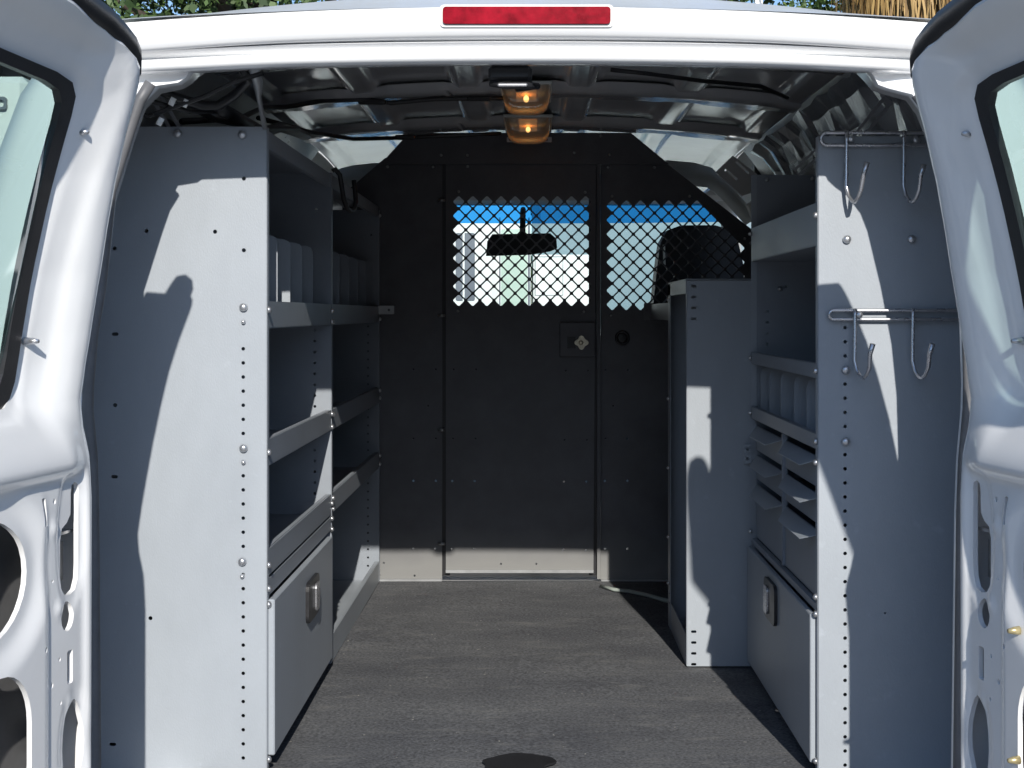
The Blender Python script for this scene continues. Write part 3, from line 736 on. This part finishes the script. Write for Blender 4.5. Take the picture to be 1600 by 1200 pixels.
def tray(parent, name, xf, xb, d0, d1, zb, h, mat, fh=None, rear=.03):
    """shelf with turned-up lips on all four sides"""
    s = MB(); t = .0015; fh = fh or h; sg = 1 if xf < xb else -1
    s.box(xf, xb, d0, d1, zb, zb+t)
    s.box(xf-sg*.001, xf+sg*t, d0, d1, zb+t+.0004, zb+fh)
    s.box(xf+sg*.003, xf+sg*.012, d0, d1, zb+fh-.0015, zb+fh)
    for d in (d0+.0006, d1-t-.0006): s.box(xf+sg*.014, xb-sg*.003, d, d+t, zb+t+.0004, zb+rear)
    s.box(xb-sg*t, xb, d0, d1, zb+t+.0004, zb+rear)
    return finish(name, s, mat, parent)
e = .004
for zb, fh in ((-.0255,.049),(-.271,.048),(-.467,.048)):
    tray(lu, 'shelf', XF, XB+.005, 2.606+e, dm-e, zb, fh, M['greyd'])
    tray(lu, 'shelf', XF, XB+.005, dm+e, df-e, zb, fh, M['greyd'])
# top cover rail
for d0, d1 in ((2.606+e, dm-e), (dm+e, df-e)):
    s = MB(); s.box(XF-.001, XF+.0015-.003, d0, d1, .297, .327); s.box(XF-.003, XB+.1, d0, d1, .3275, .329); s.box(XF-.012, XF-.0025, d0, d1, .297, .2985)
    finish('top_rail', s, M['greyd'], lu)
# rail above the drop door, drop door with paddle latch, base rail
s = MB(); s.box(XF-.0015, XF+.001, 2.612, dm-.004, -.502, -.472); finish('cross_rail', s, M['greyd'], lu)
s = MB(); s.box(XF+.001, XF+.0135, 2.615, 3.36, -.784, -.507, .002); ldoor = finish('drop_door', s, M['grey'], lu)
s = MB(); s.box(XF-.001, XB, 3.438, 4.48, -.812, -.810); s.box(XF-.0015, XF+.001, 3.438, 4.48, -.8145, -.752); s.box(XF-.012,XF-.002,3.438,4.48,-.7535,-.752); finish('base_rail', s, M['grey'], lu)
s = MB(); s.box(XF-.03, XF-.025, 2.62, 3.42, -.814, -.79); finish('kick_plate', s, M['dark'], lu)
def latch(parent, x, sgn, d, z, L=.145, H=.082):
    s = MB(); s.plate(rrect(d-L/2, d+L/2, z-H/2, z+H/2, .016, 5), [], .007, lambda a, b_, w: (x+sgn*(.007+w), a, b_)); finish('paddle_latch', s, M['handle'], parent)
    s = MB(); s.plate(rrect(d+L*.02, d+L*.34, z-H*.36, z+H*.34, .010, 4), [], .004, lambda a, b_, w: (x+sgn*(.0115+w), a, b_)); finish('latch_paddle', s, M['chrome'], parent)
latch(ldoor, XF+.0135, 1, 3.04, -.585)
# upright shelf fins
def fin(parent, xa, xb, d, z0, z1, mat):
    s = MB(); sg = 1 if xa < xb else -1; r_ = .014
    s.plate([(xa,z0),(xb,z0),(xb,z1),(xa+sg*r_,z1),(xa+sg*r_*.3,z1-r_*.3),(xa,z1-r_)], [], .0022, lambda a, z, w: (a, d-w, z))
    return finish('shelf_divider', s, mat, parent)
for d in (2.70, 2.846, 2.993, 3.142, 3.295): fin(lu, -.498, -.80, d, -.022, .153, M['grey'])
for d in (3.66, 3.85, 4.04, 4.23, 4.41): fin(lu, -.487, -.80, d, -.022, .157, M['greyd'])
s = MB(); s.box(XB-.003, XB-.001, 2.61, 4.48, -.81, .10); finish('back_panel', s, M['greyd'], lu)
for d, zs in ((2.612,(.008,-.245,-.445,-.487,-.515,-.79)), (3.425,(.008,-.017,-.232,-.262,-.44,-.475,-.50)), (3.445,(-.017,-.235,-.43,-.455)), (4.478,(.30,-.015,-.232,-.255,-.43,-.455))):
    for z in zs: bolt(lu, (XF+.0015, d, z), (1,0,0), .006)
# slotted straps to the wall, thin strut to the header, wall tab
def strap(parent, p0, p1, wd, mat):
    a = Vector(p0); b_ = Vector(p1); L = (b_-a).length; t = (b_-a).normalized(); n = Vector((0,-1,0)); n = (n-t*n.dot(t)).normalized(); q = t.cross(n)
    s = MB(); hs = [rrect(L*f-.018, L*f+.018, -.005, .005, .0045, 3) for f in (.15,.42,.72)]
    s.plate([(0,-wd/2),(L,-wd/2),(L,wd/2),(0,wd/2)], hs, .003, lambda u, v, w: tuple(a+t*u+q*v+n*w)); return finish('wall_strap', s, mat, parent)
strap(lu, (FX(276,2.62),2.62,FZ(206,2.62)), (FX(228,2.62),2.64,FZ(128,2.62)), .022, M['galv'])
strap(lu, (-.53,4.2,.31), (-.70,4.2,.45), .03, M['galv'])
s = MB(); s.tube([(FX(394,2.45),2.45,FZ(98,2.45)),(FX(402,2.5),2.5,FZ(125,2.5)),(FX(404,2.55),2.55,FZ(150,2.55)),(FX(414,2.598),2.598,FZ(200,2.598))], [.010,.010,.005,.005], 6); finish('header_strut', s, M['galv'], lu)
s = MB(); s.plate(rrect(-.476,-.428,-.0,.026,.003), [circ(-.444,.013,.004,8)], .003, lambda a, z, w: (a, 4.47-w, z)); finish('wall_tab', s, M['galv'], lu)

# black rubber hook on the top rail of the left unit
hk = MB()
hk.tube([(-.472,3.43,.333),(-.466,3.43,.338),(-.455,3.43,.325),(-.452,3.44,.30),(-.450,3.46,.272),(-.447,3.50,.252),(-.443,3.54,.248),(-.440,3.58,.255),(-.438,3.60,.275),(-.440,3.60,.30),(-.443,3.60,.328)], .006, 8)
o = finish('storage_hook', hk, M['rubber'], loc=(-.45,3.5,ZC+.25)); tag(o, 'black rubber coated hook hanging from the left shelf top rail', 'hook')

# ------------------------------------------------------------------ right shelf unit
XR = .500; XRB = .865; DN = 2.595; DFa = 3.40
ru = thing('shelf_unit', 'short grey shelf unit with drawers and drop door on the right', 'shelf unit', (.69,3.0,-.815))
GX = lambda px: (px-836)*DN/2300
GZ = lambda py: (491-py)*DN/2300
hr = [circ(GX(1320.5),GZ(512+22.05*k),.0034,8) for k in range(32) if k not in (3,8)]+[circ(GX(1383),GZ(958),.002,6)]
s = endpanel(ru, 'end_panel', XR, XRB, DN, GZ(213), hr, M['grey'], taper=.11)
for a, b_ in ((1321,578),(1321,690),(1323,374),(1424,374),(1431,219)): bolt(ru, (GX(a),DN-.002,GZ(b_)), (0,-1,0), .0075)
HF = lambda px, py: circ((px-836)*DFa/2300, (491-py)*DFa/2300, .0034, 8)
endpanel(ru, 'divider_panel', XR, XRB, DFa, .322, [HF(1199,487+17*k) for k in range(12)]+[HF(1228,448)], M['greyd'], flange=0)
s = MB(); s.box(XR-.001, XR+.012, DFa-.0012, DFa-.0004, -.52, .322); finish('edge_flange', s, M['grey'], ru)
for x, z in ((.535,.31),(.64,.312),(.565,.058)): bolt(ru, (x, DFa-.002, z), (0,-1,0), .005, 'galv')
for zb, fh in ((.122,.076),(-.114,.026),(-.240,.027)):
    tray(ru, 'shelf', XR, XRB-.01, DN+e, DFa-e, zb, fh, M['greyd'], rear=.03)
for d in (2.66, 2.794, 2.93, 3.09, 3.237, 3.365): fin(ru, .516, .82, d, -.236, -.122, M['grey'])
s = MB(); s.box(XRB+.001, XRB+.003, 2.60, 3.395, -.81, .10); finish('back_panel', s, M['greyd'], ru)
# drawer bank: six drawer fronts with bent-out pull lips
dz = [(-.247,-.312),(-.315,-.378),(-.381,-.512)]
for c_, (da, db) in enumerate(((2.608, 3.000), (3.008, 3.392))):
    for rI, (zt, zb) in enumerate(dz):
        s = MB(); s.box(XR+.010, XR+.013, da, db, zb, zt-.010); s.box(XR+.02, XRB-.02, da+.002, db-.002, zb, zb+.002)
        dob = finish('drawer', s, M['greyd'], ru)
        p = MB(); ea = .02; y0, y1 = da+.012, db-.004
        x0, x1 = XR+.010, XR-.020; zt2 = zt-.010; zd = -.016
        vs = [(x0,y0,zt2),(x0,y1,zt2),(x1,y1-.09,zt2+zd),(x1,y0+.055,zt2+zd),(x0,y0,zt2-.0015),(x0,y1,zt2-.0015),(x1,y1-.09,zt2+zd-.0015),(x1,y0+.055,zt2+zd-.0015)]
        p.add(vs, [(0,1,2,3),(7,6,5,4),(0,4,5,1),(1,5,6,2),(2,6,7,3),(3,7,4,0)])
        finish('pull_lip', p, M['grey'], dob)
s = MB(); s.box(XR+.004, XR+.0145, 2.9995, 3.0085, -.512, -.244); finish('drawer_mullion', s, M['greyd'], ru)
s = MB(); s.plate(rrect(.480,.500,-.345,-.30,.003), [circ(.490,-.311,.004,8), circ(.490,-.333,.004,8)], .002, lambda a, z, w: (a, DFa-.004-w, z)); finish('hinge_tab', s, M['grey'], ru)
s = MB(); s.box(XR, XR+.012, DN+.006, DFa-.004, -.528, -.516); finish('cross_rail', s, M['greyd'], ru)
s = MB(); s.box(XR-.012, XR-.001, 2.612, 3.385, -.796, -.532, .002); rdoor = finish('drop_door', s, M['grey'], ru)
latch(rdoor, XR-.012, -1, 3.03, -.590, .135)
s = MB(); s.box(XR+.03, XR+.035, 2.61, 3.39, -.814, -.795); finish('kick_plate', s, M['dark'], ru)
for z in (.175,-.10,-.225,-.262,-.50,-.53,-.79): bolt(ru, (XR-.0015, 2.603, z), (-1,0,0), .006)
for z in (.185,-.10,-.227,-.50): bolt(ru, (XR-.0015, 3.392, z), (-1,0,0), .005)
strap(ru, (GX(1345),2.62,GZ(213)), (GX(1402),2.66,GZ(146)), .020, M['galv'])
strap(ru, (.60,3.38,.325), (.69,3.38,.41), .02, M['galv'])

# wire hook racks on the end of the right unit
def rack(px0, px1, py0, py1, hooks, label):
    d = DN-.010; zt = GZ(py0); zb = GZ(py1); xl = GX(px0); xr = GX(px1)
    t = thing('hook_rack', label, 'hook rack', ((xl+xr)/2, d, zb), 'wire hook racks on the shelf end')
    rr = (zt-zb)/2; zc = (zt+zb)/2
    arcL = [(xl+rr+rr*math.cos(R(a)), d, zc+rr*math.sin(R(a))) for a in range(90, 271, 20)]
    arcR = [(xr-rr+rr*math.cos(R(a)), d, zc+rr*math.sin(R(a))) for a in range(-90, 91, 20)]
    s = MB(); loop = arcL+arcR+arcL[:1]; s.tube(loop, .0032, 8, caps=False); finish('wire_loop', s, M['chrome'], t)
    for hx, drop, up, off in hooks:
        x = GX(hx); z0 = zt+.003; zl = zb-drop; dd = d-.006
        pts = [(x,dd+.002,z0),(x-.001,dd,zc),(x-.002,dd,zl+.03),(x+.001,dd-.006,zl+.012),(x+.005,dd-.016,zl+.002),(x+.008,dd-.026,zl),(x+.011,dd-.036,zl+.006),(x+.0145,dd-.043,zl+.02),(x+off*.8,dd-.050,zl+up*.7),(x+off,dd-.056,zl+up)]
        s = MB(); s.tube(pts, [.0033]*7+[.0036,.0042,.0052], 8); finish('hook', s, M['chrome'], t)
    for bx in (px0+46,): 
        s = MB(); s.disc((GX(bx), d-.002, zc), (0,-1,0), .006, .004, 12, .003); finish('bolt', s, M['bolt'], t)
rack(1281, 1520, 208.5, 228, ((1321,.102,.066,.022),(1410,.102,.062,.019)), 'upper wire hook rack at the top of the right shelf end')
rack(1294, 1520, 485, 499, ((1334,.102,.060,.017),(1424,.102,.060,.018)), 'lower wire hook rack halfway down the right shelf end')

# ------------------------------------------------------------------ narrow cabinet in front of the bulkhead
CX = .352; CD0 = 3.408; CD1 = 3.86; ct = .078
nc = thing('narrow_cabinet', 'narrow open grey steel cabinet standing between bulkhead and right shelf unit', 'cabinet', (.6,3.63,-.815))
KX = lambda px: (px-836)*CD0/2300
KZ = lambda py: (491-py)*CD0/2300
sl4 = [rrect(KX(1084)-.0062,KX(1084)+.0062,KZ(b_)-.003,KZ(b_)+.003,.0025,3) for b_ in (447,464,481,498,987,1004,1021,1038)]
s = MB(); s.plate([(CX,-.815),(.499,-.815),(.85,-.815),(.85,.0),(.80,ct),(CX,ct)], sl4, .0025, lambda a, z, w: (a, CD0-w, z)); s.box(CX-.0012,CX+.0012,CD0+.003,CD0+.015,-.815,ct); finish('side_panel', s, M['grey'], nc)
sl5 = [rrect(CX+.010,CX+.022,z-.003,z+.003,.0025,3) for z in (-.72,-.745,-.77)]
s = MB(); s.plate([(CX,-.815),(.85,-.815),(.85,ct),(CX,ct)], [], .0025, lambda a, z, w: (a, CD1-w, z)); finish('side_panel', s, M['grey'], nc)
s = MB(); s.plate([(3.80,-.815),(3.862,-.815),(3.862,ct-.0),(3.80,ct-.0)], [rrect(3.815,3.845,z-.003,z+.003,.0025,3) for z in (-.70,-.725,-.75)], .002, lambda a, z, w: (CX-.001+w, a, z)); finish('post', s, M['greyd'], nc)
s = MB(); s.box(CX-.003, CX-.0015, CD0, CD1+.002, ct-.030, ct+.002); s.box(CX-.003, .80, CD0, CD1, ct+.0025, ct+.004); finish('top_rail', s, M['grey'], nc)
s = MB(); s.box(CX-.0015, CX+.001, CD0+.016, CD1-.064, -.8145, -.745); s.box(CX+.001,.84,CD0+.004,CD1,-.80,-.798); finish('base_rail', s, M['greyd'], nc)
for z in (-.55,-.30,-.10):
    s = MB(); s.box(CX+.06, .84, CD0+.006, CD1-.004, z, z+.002); s.box(CX+.06, CX+.062, CD0+.006, CD1-.004, z+.0025, z+.03); finish('shelf', s, M['greyd'], nc)
s = MB(); s.box(.845,.848,CD0+.004,CD1-.004,-.81,-.02); finish('back_panel', s, M['greyd'], nc)
for z in (.038,-.22,-.40,-.58,-.70): bolt(nc, (CX-.002, 3.835, z), (-1,0,0), .005)
s = MB(); s.plate(rrect(.332,.398,-.018,.034,.003), [circ(.343,.012,.0045,8)], .004, lambda a, z, w: (a, DP-.03-w, z)); s.box(.352,.39,CD1+.003,DP-.035,-.016,.030); finish('anchor_bracket', s, M['black'], nc)

# pale cord on the floor
cd = MB()
for o_ in (0, .006):
    cd.tube([(PX(936),4.40+o_,-.8125),(PX(955),4.33+o_*2,-.8115),(PX(975),4.31+o_*2,-.8115),(PX(1000),4.25+o_*2,-.8115),(PX(1022),4.17+o_*3,-.8115),(PX(1045),4.12+o_*3,-.8115),(.50,4.05,-.8115)], .0045, 8)
o = finish('power_cord', cd, M['cord'], loc=(.3,4.2,ZC-.815)); tag(o, 'pale green twin cord lying on the mat by the bulkhead', 'cord')

# ------------------------------------------------------------------ vehicles beyond the windscreen
VX = lambda px, d: (px-836)*d/2300
VZ = lambda py, d: (491-py)*d/2300
d = 10.0
tr = thing('parked_truck', 'white truck parked ahead of the van, seen through the mesh', 'truck', (.8,d+1.5,-ZC))
s = MB(); s.box(VX(831,d), VX(1330,d), d, d+3.5, -.95, 1.0, .06); finish('body', s, M['truckgrey'], tr)
s = MB(); s.box(VX(833,d), VX(926,d), d-.03, d-.002, -.6, VZ(398,d), .02); hd = finish('hood', s, M['truckwhite'], tr)
s = MB()
for a, b_, c_, e_ in ((836,836.8,401,461),(879,879.8,401,461),(836,879.8,401,401.8),(836,879.8,461,461.8)):
    s.box(VX(a,d),VX(b_,d),d-.034,d-.0305,VZ(e_,d),VZ(c_,d))
finish('panel_gap', s, M['truckdark'], hd)
for xx in (VX(880,d), VX(1250,d)):
    s = MB(); s.disc((xx-.12, d+.5, -ZC+.38), (1,0,0), .38, .24, 24, .02); finish('wheel', s, M['rubber'], tr)
s = MB(); s.box(VX(926,d), VX(1280,d), d-.02, d-.002, -.95, -.1, .02); finish('white_bounce_panel', s, M['truckwhite'], tr)  # out-of-sight front panel, made white to brighten the roof lining's reflection
d2 = 9.2
tv = thing('parked_van', 'white box van with dark window strip, left of the parked truck', 'van', (-.3,d2+1.5,-ZC))
s = MB()
s.plate([(-2.3,-1.0),(VX(829,d2),-1.0),(VX(829,d2),.80),(VX(800,d2),.80),(VX(740,d2),.80),(VX(718,d2),.79),(VX(708,d2),.76),(-2.1,.74),(-2.3,.6)], [], .05, lambda a, z, w: (a, d2-w, z)); s.box(-2.29, VX(828,d2), d2+.06, d2+4, -.9, .5)  # body stretched left out of view to put a bright reflection on the lining
finish('body', s, M['truckwhite'], tv)
def pane(x0, x1, y0, y1, mat, nm, off=.004): 
    s = MB(); s.plate(rrect(VX(x0,d2),VX(x1,d2),VZ(y1,d2),VZ(y0,d2),.012), [], .003, lambda a, z, w: (a, d2-off-w, z)); finish(nm, s, mat, tv)
pane(712,742,364,470,M['truckdark'],'window'); pane(723,726,352,480,M['truckwhite'],'window_post',.009)
pane(768,778,360,500,M['trim'],'door_gap'); pane(783,824,358,500,M['truckgreen'],'window'); pane(780,782,340,500,M['truckdark'],'door_gap',.006); pane(825,828,340,500,M['truckdark'],'door_gap')
for xx in (-2.2, -.2):
    s = MB(); s.disc((xx-.1, d2+.9, -ZC+.35), (1,0,0), .35, .2, 24, .02); finish('wheel', s, M['rubber'], tv)

# pale trailer glimpsed through the left door window
dT = 8.0
tl = thing('box_trailer', 'pale grey box trailer seen through the left rear door window', 'trailer', (-3.6,dT+1,-ZC))
s = MB(); s.box(-4.6, VX(42,dT)-.0, dT, dT+2.4, -.9, VZ(118,dT), .04); finish('body', s, M['truckwhite'], tl)
s = MB(); s.plate(rrect(VX(-8,dT),VX(12,dT),VZ(172,dT),VZ(152,dT),.015), [rrect(VX(-3,dT),VX(8,dT),VZ(168,dT),VZ(157,dT),.01)], .02, lambda a, z, w: (a, dT-.025-w, z)); finish('hinge_plate', s, M['truckdark'], tl)
for yy in (.7, 1.7):
    s = MB(); s.disc((VX(42,dT)-.02, dT+yy, -ZC+.32), (1,0,0), .32, .05, 20, .02); finish('wheel', s, M['rubber'], tl)

# ------------------------------------------------------------------ vegetation behind the van
def leaves(mb, c, rad, n, size, flat=1.0):
    for _ in range(n):
        while True:
            p = Vector((random.uniform(-1,1), random.uniform(-1,1), random.uniform(-1,1)))
            if .15 < p.length < 1: break
        p = Vector((c[0]+p.x*rad[0], c[1]+p.y*rad[1], c[2]+p.z*rad[2]))
        a = Vector((random.gauss(0,1), random.gauss(0,1), random.gauss(0,1))).normalized(); b_ = a.orthogonal().normalized()
        b_ = (b_*math.cos(random.random()*6.3)+a.cross(b_)*math.sin(random.random()*6.3)); sz = size*random.uniform(.5,1.3)
        c_ = a
        mb.add([p-c_*sz, p+b_*sz*.45, p+c_*sz, p-b_*sz*.45], [(0,1,2,3)])
def tree(x, d, htop, rad, label, leaf, lean_=0):
    t = thing('broadleaf_tree', label, 'tree', (x,d,-ZC), 'trees behind the van')
    tk = MB(); zt = htop-ZC-rad*.8
    tk.tube([(x,d,-ZC),(x+.1+lean_*.3,d,-ZC+.9),(x-.05+lean_*.6,d,-ZC+2.0),(x+.1+lean_,d,zt),(x+.2+lean_,d,zt+rad*.9)], [.30,.24,.20,.14,.05], 12)
    for k in range(7):
        a = k*.9+random.random(); z0 = -ZC+2.2+.35*k; L = rad*random.uniform(.6,.95)
        tk.tube([(x+lean_*.7,d,z0),(x+lean_*.7+math.cos(a)*L*.5,d+math.sin(a)*L*.5,z0+.35),(x+lean_*.7+math.cos(a)*L,d+math.sin(a)*L,z0+.5)], [.09,.06,.02], 8)
    finish('trunk', tk, M['bark'], t)
    cr = MB()
    for k in range(44):
        a = random.random()*6.3; q = rad*random.uniform(.2,.95); zz = zt+random.uniform(-1.25,.9)*rad
        leaves(cr, (x+lean_+math.cos(a)*q, d+math.sin(a)*q, zz), (.65,.65,.42), 420, .055)
    finish('crown', cr, leaf, t)
tree(-4.6, 13.0, 6.3, 2.1, 'dark leafy tree seen above the left door window corner', M['leaf2'])
tree(-2.2, 13.6, 6.2, 2.0, 'leafy tree with thick dark trunk above the left roof corner', M['leaf2'], -.8)
tree(.9, 16.5, 6.5, 2.2, 'bright green tree behind the van roof, right of the brake light', M['leaf'])
hg = MB()
for k in range(64):
    leaves(hg, (1.2+(k*.62)%2.75, 14.4+random.uniform(-.3,.3), 1.9+random.uniform(-1.6,1.9)), (.4,.4,.35), 230, .048)
hg_o = thing('hedge_bush', 'bright green leafy bush left of the brown palm', 'bush', (2.5,14.4,-ZC))
finish('foliage', hg, M['leaf'], hg_o)
s = MB()
for k in range(6): s.tube([(1.6+.4*k,14.4,-ZC),(1.65+.4*k,14.5,.6),(1.7+.4*k+random.uniform(-.2,.2),14.4,2.0)], [.05,.04,.015], 8)
finish('stem', s, M['bark'], hg_o)
# palm with a skirt of dead fronds
xp, dpm = 2.92, 11.6
pm = thing('palm_tree', 'palm with a thick skirt of dry brown fronds, right of the van roof', 'palm', (xp,dpm,-ZC))
s = MB(); s.tube([(xp,dpm,-ZC),(xp,dpm,-ZC+1.5),(xp+.03,dpm,-ZC+3),(xp,dpm,-ZC+5.2)], [.26,.22,.2,.18], 14); finish('trunk', s, M['bark'], pm)
s = MB()
for k in range(1500):
    a = random.random()*6.3; z0 = random.uniform(1.9,3.6); L = random.uniform(.6,1.3); r0 = .18
    w_ = random.uniform(.006,.02); spread = random.uniform(.15,.40)
    ca, sa = math.cos(a), math.sin(a); tx, ty = -sa*w_, ca*w_; sw = random.uniform(-.2,.2)
    pts = [(r0,z0),(r0+spread*.7,z0+.05),(r0+spread,z0-L*.45),(r0+spread*.95,z0-L)]
    vs = []
    for i, (rr, zz) in enumerate(pts):
        f = 1-.25*i
        vs += [(xp+ca*rr+tx*f-sa*sw*i*.3, dpm+sa*rr+ty*f+ca*sw*i*.3, zz), (xp+ca*rr-tx*f-sa*sw*i*.3, dpm+sa*rr-ty*f+ca*sw*i*.3, zz)]
    s.add(vs, [(0,1,3,2),(2,3,5,4),(4,5,7,6)])
finish('dead_fronds', s, M['frond'], pm)
s = MB()
for k in range(26):
    a = k*2.4; el = random.uniform(.2,1.2); L = 1.5
    for q in range(24):
        t = q/24; rr = L*t*math.cos(el*(1-t*.5)); zz = 3.7+L*t*math.sin(el)-1.0*t*t
        for sd in (-1,1):
            lx = .32*(1-t*.6)*sd
            p0 = (xp+math.cos(a)*rr, dpm+math.sin(a)*rr, zz); p1 = (p0[0]-math.sin(a)*lx+math.cos(a)*.1, p0[1]+math.cos(a)*lx+math.sin(a)*.1, zz-.08)
            s.add([p0, (p0[0]+math.cos(a)*.03, p0[1]+math.sin(a)*.03, zz), p1], [(0,1,2)])
finish('fronds', s, M['leaf'], pm)
s = MB(); s.box(VX(1180,12.5),VX(1192,12.5),12.5,12.56,-ZC,VZ(-5,12.5),.005); s.box(VX(1177,12.5),VX(1195,12.5),12.48,12.58,VZ(-5,12.5),VZ(-9,12.5),.004)
o = finish('fence_post', s, M['truckwhite'], loc=(VX(1186,12.5),12.5,0)); tag(o, 'slim white post in front of the bush, left of the palm', 'post')

# ------------------------------------------------------------------ light, world, camera
sd = Vector((.115, -1.0, .51)).normalized()
sun = bpy.data.lights.new('sun', 'SUN'); sun.energy = 5.0; sun.angle = R(.5); sun.color = (1.0, .955, .88)
so = bpy.data.objects.new('sun', sun); COL.objects.link(so); so.rotation_euler = sd.to_track_quat('Z', 'Y').to_euler(); so.location = (0,-5,8)
w = bpy.data.worlds.new('World'); scene.world = w; w.use_nodes = True
bg = w.node_tree.nodes['Background']; sky = w.node_tree.nodes.new('ShaderNodeTexSky'); sky.sky_type = 'NISHITA'; sky.sun_disc = False
sky.ozone_density = 4.0; sky.dust_density = .4; sky.sun_elevation = math.asin(sd.z); sky.sun_rotation = math.atan2(sd.x, sd.y)
w.node_tree.links.new(sky.outputs[0], bg.inputs['Color']); bg.inputs['Strength'].default_value = .15
cam = bpy.data.cameras.new('camera'); cam.sensor_width = 36; cam.lens = 2300/1600*36
cam.shift_x = -36/1600; cam.shift_y = -109/1600; cam.clip_end = 1500; cam.clip_start = .05
co = bpy.data.objects.new('camera', cam); COL.objects.link(co); co.location = (0,0,ZC); co.rotation_euler = (R(90),0,0); scene.camera = co
scene.view_settings.view_transform = 'Standard'; scene.view_settings.look = 'None'; scene.view_settings.exposure = 0
scene.cycles.max_bounces = 10; scene.cycles.diffuse_bounces = 5; scene.cycles.transparent_max_bounces = 16
scene.cycles.caustics_reflective = False; scene.cycles.caustics_refractive = False; scene.cycles.sample_clamp_indirect = 6
scene.cycles.use_denoising = True
